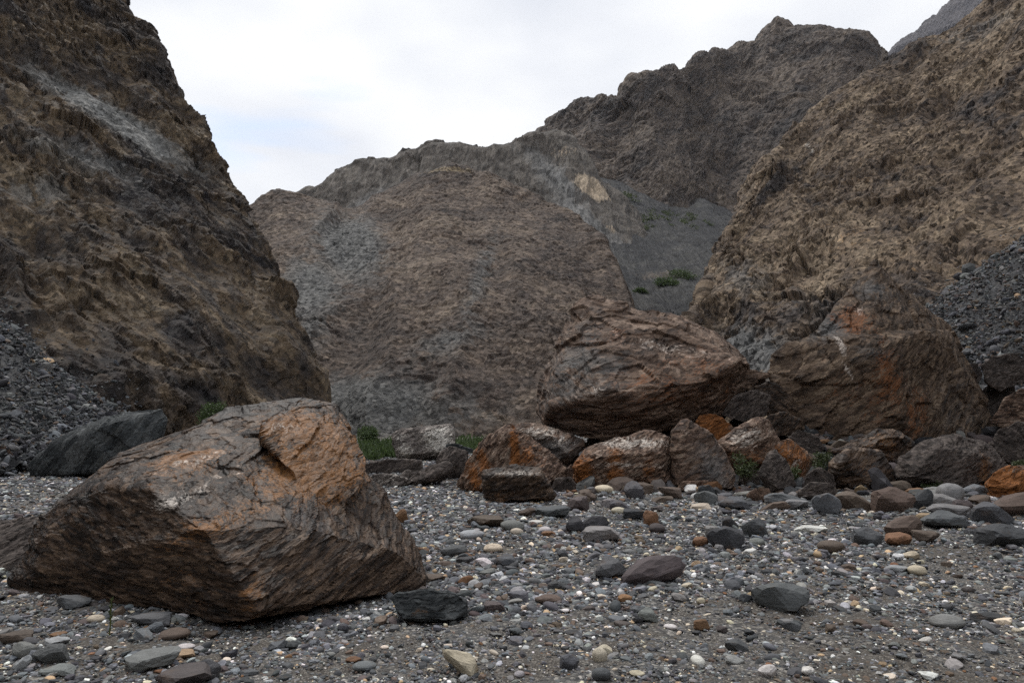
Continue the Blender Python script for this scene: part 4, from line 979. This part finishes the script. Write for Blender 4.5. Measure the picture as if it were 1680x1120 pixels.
# ------------------------------------------------------------------ gravel and scree: uncountable, scattered as one object each
PROTO = bpy.data.collections.new('gravel_shapes')       # not linked to the scene: only source shapes
for i in range(14):
    kd = ('angular', 'flat', 'angular', 'flat', 'round', 'long', 'flat')[i % 7]
    me = stone_shape(kd, 4000 + i * 7, 2); me.materials.append(M_grain)
    PROTO.objects.link(bpy.data.objects.new('pebble', me))
def scatter(name, label, P, rot, scl, col, idx):
    me = bpy.data.meshes.new(name); me.vertices.add(len(P)); me.vertices.foreach_set('co', np.asarray(P, np.float32).ravel())
    for nm, arr in (('rot', rot), ('scl', scl)):
        at_ = me.attributes.new(nm, 'FLOAT_VECTOR', 'POINT'); at_.data.foreach_set('vector', np.asarray(arr, np.float32).ravel())
    at_ = me.attributes.new('col', 'FLOAT_COLOR', 'POINT'); at_.data.foreach_set('color', np.concatenate([col, np.ones((len(P), 1))], 1).astype(np.float32).ravel())
    at_ = me.attributes.new('pick', 'INT', 'POINT'); at_.data.foreach_set('value', np.asarray(idx, np.int32))
    ng = bpy.data.node_groups.new(name, 'GeometryNodeTree')
    ng.interface.new_socket('Geometry', in_out='INPUT', socket_type='NodeSocketGeometry'); ng.interface.new_socket('Geometry', in_out='OUTPUT', socket_type='NodeSocketGeometry')
    N_ = ng.nodes.new; L_ = ng.links.new
    gi, go = N_('NodeGroupInput'), N_('NodeGroupOutput')
    ci = N_('GeometryNodeCollectionInfo'); ci.inputs['Collection'].default_value = PROTO; ci.inputs['Separate Children'].default_value = True; ci.inputs['Reset Children'].default_value = True
    ip = N_('GeometryNodeInstanceOnPoints'); ip.inputs['Pick Instance'].default_value = True
    def na(nm, typ):
        n_ = N_('GeometryNodeInputNamedAttribute'); n_.data_type = typ; n_.inputs['Name'].default_value = nm
        return next(s_ for s_ in n_.outputs if s_.enabled and s_.name == 'Attribute')
    e2r = N_('FunctionNodeEulerToRotation')
    L_(gi.outputs[0], ip.inputs['Points']); L_(ci.outputs[0], ip.inputs['Instance'])
    L_(na('pick', 'INT'), ip.inputs['Instance Index'])
    L_(na('rot', 'FLOAT_VECTOR'), e2r.inputs[0]); L_(e2r.outputs[0], ip.inputs['Rotation'])
    L_(na('scl', 'FLOAT_VECTOR'), ip.inputs['Scale']); L_(ip.outputs[0], go.inputs[0])
    o = link(name, me); md = o.modifiers.new('scatter', 'NODES'); md.node_group = ng
    return tag(o, label, kind='stuff')
def paint(n, weights, gain=1.6):
    names = list(weights); w = np.array([weights[k] for k in names], float); w /= w.sum()
    pick = RNG.choice(len(names), n, p=w)
    c = gain * np.array([PAL[k] for k in names])[pick] * RNG.uniform(.75, 1.25, (n, 1)) * RNG.uniform(.95, 1.05, (n, 3))
    return c, np.array([k in ('white', 'cream', 'tan') for k in names])[pick]
# gravel
n = 580000
Yg = 3.0 * (45 / 3.0) ** RNG.random(n)                      # thinner with distance
Xg = Yg * RNG.uniform(-1.0, 1.0, n)
S = np.exp(RNG.normal(0, 0.6, n)) * (0.011 + 0.0021 * Yg)
Q = np.stack([Xg, Yg, np.zeros(n)], 1)
patch = fbm(Q / 1.9, 501, 3) + 0.5 * fbm(Q / 0.45, 502, 2)
sand = fbm((Q - np.array([2.6, 5.2, 0])) / 2.6, 503, 2) + 0.6 * np.exp(-(((Xg - 2.4) / 2.2) ** 2 + ((Yg - 5.4) / 1.6) ** 2)) + 0.5 * np.exp(-(((Xg + .2) / 1.2) ** 2 + ((Yg - 5.2) / .7) ** 2))
keep = RNG.random(n) < np.clip(0.85 + 0.8 * patch - 0.6 * np.clip(sand, 0, 1), 0.25, 1.0)
S *= np.clip(1.0 - 0.35 * np.clip(sand, 0, 1) + 0.35 * patch, .5, 1.6)
Q, S = Q[keep], np.clip(S[keep], .006, .14); n = len(Q)
S = np.where(RNG.random(n) < .03, S * 1.9, S); S = np.minimum(S, .16)
Q[:, 2] = ground_z(Q[:, 0], Q[:, 1]) + S * RNG.uniform(-.05, .22, n)
colr, palem = paint(n, {'dark slate': 26, 'slate grey': 30, 'blue grey': 14, 'mid grey': 12, 'brown': 8, 'purplish brown': 4, 'rust orange': 0.9, 'tan': 2.4, 'cream': 5, 'white': 5.5, 'pale grey': 6})
scl = np.stack([S, S * RNG.uniform(.6, .95, n), S * RNG.uniform(.3, .7, n)], 1) * np.where(palem, .8, 1)[:, None]
rot = np.stack([RNG.normal(0, .25, n), RNG.normal(0, .25, n), RNG.uniform(0, 6.28, n)], 1)
scatter('gravel', 'mixed grey slate gravel with white and tan pebbles covering the valley floor', Q, rot, scl, colr, RNG.integers(0, 14, n))

# scree slopes of the valley sides
M_scree = rock_mat('scree_ground', [(0.03, 0.031, 0.033), (0.05, 0.05, 0.052), (0.075, 0.073, 0.07)], 1.5, stretch=(1, 1, 1), bump=0.6, var=.3)
def scree(name, label, cols_, nu, nv, n_st, size, weights, seed, above):
    o = hillside(name, cols_, nu, nv, M_scree, [(4.0, 0.7, 1), (1.4, 0.35, 1), (0.5, 0.15, 1)], seed, basis(0, 0))
    V = get_co(o.data); N = get_no(o.data)
    pick = RNG.integers(0, len(V), n_st); P = V[pick] + RNG.normal(0, .12, (n_st, 3))
    # debris thinning out over the foot of the rock above
    W = get_co(bpy.data.objects[above].data)
    top = V.reshape(nu, nv, 3)[:, int(nv * .8)]; tx, ty, _ = project(top); o_ = np.argsort(tx)
    wx, wy, _ = project(W); edge = np.interp(wx, tx[o_], ty[o_])
    up = edge - wy
    ok = np.nonzero((wx > tx.min()) & (wx < tx.max()) & (up > -20) & (RNG.random(len(W)) < 0.5 * np.exp(-np.clip(up, 0, 400) / 22)))[0]
    P = np.concatenate([P, W[ok]]); n_st = len(P)
    S = np.exp(RNG.normal(0, .6, n_st)) * size * (0.6 + 0.4 * np.minimum(P[:, 1], 60) / 30)
    S = np.where(RNG.random(n_st) < .02, S * 2.4, S)
    c_, _ = paint(n_st, weights, 1.1)
    scatter('scree_rubble', label, P, np.stack([RNG.normal(0, .6, n_st), RNG.normal(0, .6, n_st), RNG.uniform(0, 6.28, n_st)], 1), np.stack([S * 1.2, S * .85, S * RNG.uniform(.25, .65, n_st)], 1), c_, RNG.integers(0, 14, n_st))
scree('scree_slope_left', 'dark blue grey slate rubble sloping below the left cliff',
      [[(-250, 800, 17), (-250, 650, 26), (-250, 480, 36), (-250, 470, 50)], [(-100, 790, 19), (-100, 660, 28), (-100, 505, 38), (-100, 495, 52)], [(0, 780, 21.5), (0, 660, 29), (0, 545, 38), (0, 535, 53)],
       [(60, 772, 24), (60, 680, 30), (60, 592, 39), (60, 584, 53)], [(130, 765, 27), (130, 705, 31), (130, 645, 38.5), (130, 640, 54)], [(190, 755, 31), (190, 720, 34), (190, 688, 38), (190, 684, 55)], [(250, 748, 36), (250, 742, 37), (250, 738, 39), (250, 736, 55)]],
      170, 130, 40000, 0.095, {'dark slate': 32, 'slate grey': 36, 'blue grey': 16, 'mid grey': 9, 'brown': 6, 'tan': 0.6}, 81, 'cliff_left')
scree('scree_slope_right', 'grey and brown rubble sloping down behind the great boulders',
      [[(1480, 745, 28), (1480, 640, 34), (1480, 580, 40), (1480, 575, 70)], [(1550, 742, 26), (1550, 610, 34), (1550, 496, 44), (1550, 488, 74)], [(1620, 745, 23.5), (1620, 595, 32), (1620, 452, 44), (1620, 445, 74)],
       [(1680, 750, 21.5), (1680, 580, 30), (1680, 408, 42), (1680, 398, 70)], [(1800, 760, 19), (1800, 560, 27), (1800, 345, 40), (1800, 335, 64)], [(1960, 770, 17), (1960, 540, 25), (1960, 285, 38), (1960, 275, 56)]],
      170, 150, 55000, 0.085, {'dark slate': 22, 'slate grey': 30, 'blue grey': 8, 'mid grey': 18, 'brown': 16, 'purplish brown': 7, 'rust orange': 0.5, 'tan': 1}, 83, 'cliff_right')
# rubble between and under the boulders of the row
n = 2600
Yb = RNG.uniform(15.2, 24, n); Xb = RNG.uniform(1.5, 16, n) * Yb / 20
P = np.stack([Xb, Yb, ground_z(Xb, Yb)], 1); S = np.exp(RNG.normal(0, .5, n)) * .24
S = np.where(Yb < 17, S * .6, S); P[:, 2] += S * .15
c_, _ = paint(n, {'dark slate': 24, 'slate grey': 12, 'mid grey': 6, 'brown': 34, 'purplish brown': 16, 'rust orange': 7, 'tan': 1}, 1.0)
scatter('rubble', 'dark broken rubble between the fallen boulders', P, np.stack([RNG.normal(0, .5, n), RNG.normal(0, .5, n), RNG.uniform(0, 6.28, n)], 1), np.stack([S * 1.2, S * .9, S * RNG.uniform(.35, .8, n)], 1), c_, RNG.integers(0, 14, n))

# ------------------------------------------------------------------ plants
def leaf_mat(name, c0, c1):
    m = Nodes(name)
    col = m.mix(m.attr('cell').outputs['Fac'], c0, c1)
    b = m.n('BsdfPrincipled', Base_Color=col, Roughness=.6); t_ = m.n('BsdfTranslucent', Color=col)
    x_ = m.n('MixShader', i0=.3, i1=b.outputs[0], i2=t_.outputs[0]); o = m.n('OutputMaterial'); m.t.links.new(x_.outputs[0], o.inputs['Surface'])
    return m.mat
M_leaf = leaf_mat('leaf', (0.035, 0.058, 0.02), (0.095, 0.14, 0.045))
M_leaf2 = leaf_mat('dusty_leaf', (0.045, 0.06, 0.025), (0.10, 0.125, 0.05))
M_twig = Nodes('twig').out((0.07, 0.05, 0.035), .9)
def leaves_mesh(name, C, size, aspect, up, rng, mat):
    n = len(C); d = rng.normal(size=(n, 3)); d[:, 2] += up; d /= np.linalg.norm(d, axis=1)[:, None]
    s = np.cross(d, rng.normal(size=(n, 3))); s /= np.linalg.norm(s, axis=1)[:, None]
    L = (size * rng.uniform(.6, 1.4, n))[:, None]
    V = np.stack([C, C + d * L * .5 + s * L * aspect, C + d * L, C + d * L * .5 - s * L * aspect], 1).reshape(-1, 3)
    me = np_mesh(name, V, np.arange(4 * n).reshape(n, 4), False); set_attr(me, 'cell', np.repeat(rng.random(n), 4)); me.materials.append(mat)
    return me
def shrub(name, label, base, w, h, n, leaf, mat, seed, group):
    r_ = np.random.default_rng(seed); root = bpy.data.objects.new(name, None); COL.objects.link(root); root.location = base
    tag(root, label, 'shrub', group)
    k = max(5, int(n / 160)); ctr = r_.normal(size=(k, 3)); ctr /= np.linalg.norm(ctr, axis=1)[:, None]; ctr *= r_.uniform(.3, .85, (k, 1)); ctr = ctr * np.array([w / 2, w / 2, h / 2]) + np.array([0, 0, h * .55])
    C = ctr[r_.integers(0, k, n)] + r_.normal(size=(n, 3)) * np.array([w, w, h]) * .11
    C = C[C[:, 2] > 0.02 * h]
    link('foliage', leaves_mesh('foliage', C, leaf, .28, .5, r_, mat), None, root)
    V, F = [], []
    for i in range(min(k, 9)):
        a0 = np.zeros(3) - np.array([0, 0, .1 * h]); a1 = ctr[i]; rad = .012 * h
        u_ = np.array([1, 0, 0]); v_ = np.array([0, 1, 0]); b0 = len(V)
        for pnt, rd in ((a0, rad * 2), ((a0 + a1) / 2 + r_.normal(size=3) * .04 * h, rad * 1.3), (a1, rad * .5)):
            for q in range(4): V.append(pnt + rd * (u_ * math.cos(q * 1.57) + v_ * math.sin(q * 1.57)))
        for s_ in range(2):
            for q in range(4): F.append((b0 + 4 * s_ + q, b0 + 4 * s_ + (q + 1) % 4, b0 + 4 * s_ + 4 + (q + 1) % 4, b0 + 4 * s_ + 4 + q))
    link('stem', np_mesh('stem', np.array(V), F), M_twig, root)
    return root
def gpt(px, Y, dz=0.0):
    p = at(px, 700, Y); p[2] = float(ground_z(p[0], p[1])) + dz; return p
shrub('shrub', 'round green bush at the foot of the rounded hill', gpt(606, 44), 1.35, 1.6, 2600, .12, M_leaf, 1, 'green shrubs')
shrub('shrub', 'green shrub peeping over the great foreground boulder below the cliff', at(344, 712, 44), 1.9, 1.9, 2400, .14, M_leaf, 2, 'green shrubs')
for i, (px, py, Y, w, h, nn, lab) in enumerate([
    (1222, 790, 16.6, .7, .62, 900, 'small wispy shrub before the reddish pyramid boulder'), (1300, 800, 16.5, .45, .5, 600, 'small shrub between the dark grey wedge and the grey rock'),
    (1350, 775, 17.6, .6, .5, 700, 'small shrub in the shade beside the dark brown blocky boulder'), (1532, 806, 15.9, .5, .28, 400, 'low green plant at the foot of the broad grey brown boulder'),
    (1676, 775, 17.5, .5, .3, 400, 'low green plant behind the orange boulder at the picture edge'), (1118, 806, 16.5, .35, .2, 300, 'tiny green plant at the foot of the tall tan block')]):
    shrub('shrub', lab, at(px, py, Y), w, h, nn, .06, M_leaf2, 20 + i, 'small shrubs among the boulders')
for i, (px, py, Y, w, h, lab) in enumerate([(1095, 476, 205, 8, 4.5, 'dark green thicket in the far side valley, lower one'), (1118, 466, 215, 10, 4.5, 'dark green thicket in the far side valley, upper one'), (1050, 486, 190, 4, 2.2, 'small far shrub below the green thickets')]):
    shrub('shrub', lab, at(px, py, Y), w, h, 2200, .5, M_leaf, 40 + i, 'shrubs of the far side valley')
# grass and low green growth at the foot of the hill
n = 9000
C1 = np.stack([np.interp(RNG.random(n), [0, 1], [-8.8, -5.6]), RNG.uniform(32, 46, n), np.zeros(n)], 1); C1[:, 0] *= C1[:, 1] / 40
C2 = np.stack([RNG.uniform(-4.2, -.4, n), RNG.uniform(38, 50, n), np.zeros(n)], 1)
C = np.concatenate([C1, C2[:5000]]); C[:, 2] = ground_z(C[:, 0], C[:, 1]) - .03
lump = fbm(C / 1.3, 77, 3); C = C[lump > -.12]
tall = np.clip(.5 + fbm(C / 1.6, 78, 2), .15, 1.2)
r_ = np.random.default_rng(5); C[:, 2] += tall * r_.random(len(C)) * .7
o = link('grass', leaves_mesh('grass', C, .34, .09, 1.6, r_, M_leaf)); tag(o, 'green grass and weeds at the foot of the rounded hill', kind='stuff')
# scattered far greenery on the scree bowl
bo = bpy.data.objects['scree_bowl']; V = get_co(bo.data); px, py, dep = project(V)
sel = V[((np.hypot((px - 1075) / 70, (py - 362) / 16) < 1) | (np.hypot((px - 1150) / 22, (py - 372) / 8) < 1) | (np.hypot((px - 1010) / 40, (py - 330) / 14) < 1))]
if len(sel):
    r_ = np.random.default_rng(8); ctr = sel[r_.integers(0, len(sel), 70)]
    C = ctr[r_.integers(0, len(ctr), 3500)] + r_.normal(size=(3500, 3)) * np.array([.9, .9, .5])
    o = link('vegetation', leaves_mesh('vegetation', C, .8, .3, .5, r_, M_leaf2)); tag(o, 'sparse dark green scrub on the far scree bowl', kind='stuff')
# the thin stalk before the great boulder
sb = gpt(203, 5.25); root = bpy.data.objects.new('plant', None); COL.objects.link(root); root.location = sb
tag(root, 'single thin green stalk standing in the gravel before the great boulder', 'plant')
V, F = [], []
for s_, (dx, z, rd) in enumerate([(0, -.03, .006), (.004, .09, .005), (-.003, .19, .004), (.002, .27, .0015)]):
    for q in range(5): V.append((dx + rd * math.cos(q * 1.257), rd * math.sin(q * 1.257), z))
    if s_:
        for q in range(5): F.append((5 * (s_ - 1) + q, 5 * (s_ - 1) + (q + 1) % 5, 5 * s_ + (q + 1) % 5, 5 * s_ + q))
M_stalk = Nodes('stalk_green').out((0.11, 0.12, 0.035), .7)
link('stem', np_mesh('stem', np.array(V), F), M_stalk, root)
r_ = np.random.default_rng(3); C = np.stack([r_.normal(0, .004, 40), r_.normal(0, .004, 40), r_.uniform(.03, .26, 40)], 1)
me = leaves_mesh('foliage', C, .028, .2, 1.5, r_, M_leaf2); link('foliage', me, None, root)

# ------------------------------------------------------------------ thin valley haze
hz = Nodes('haze_air')
pv = hz.n('VolumePrincipled', Color=(0.86, 0.9, 1.0, 1), Density=0.00004, Anisotropy=0.2)
ho = hz.n('OutputMaterial'); hz.t.links.new(pv.outputs[0], ho.inputs['Volume'])
hv = np.array([(x, y, z) for x in (-1900, 1900) for y in (-1700, 2200) for z in (-30, 1250)], float)
hf = [(0, 1, 3, 2), (4, 6, 7, 5), (0, 4, 5, 1), (2, 3, 7, 6), (0, 2, 6, 4), (1, 5, 7, 3)]
tag(link('haze', np_mesh('haze', hv, hf, False), hz.mat), 'thin bluish air filling the whole valley', kind='stuff')
SC.cycles.volume_bounces = 0
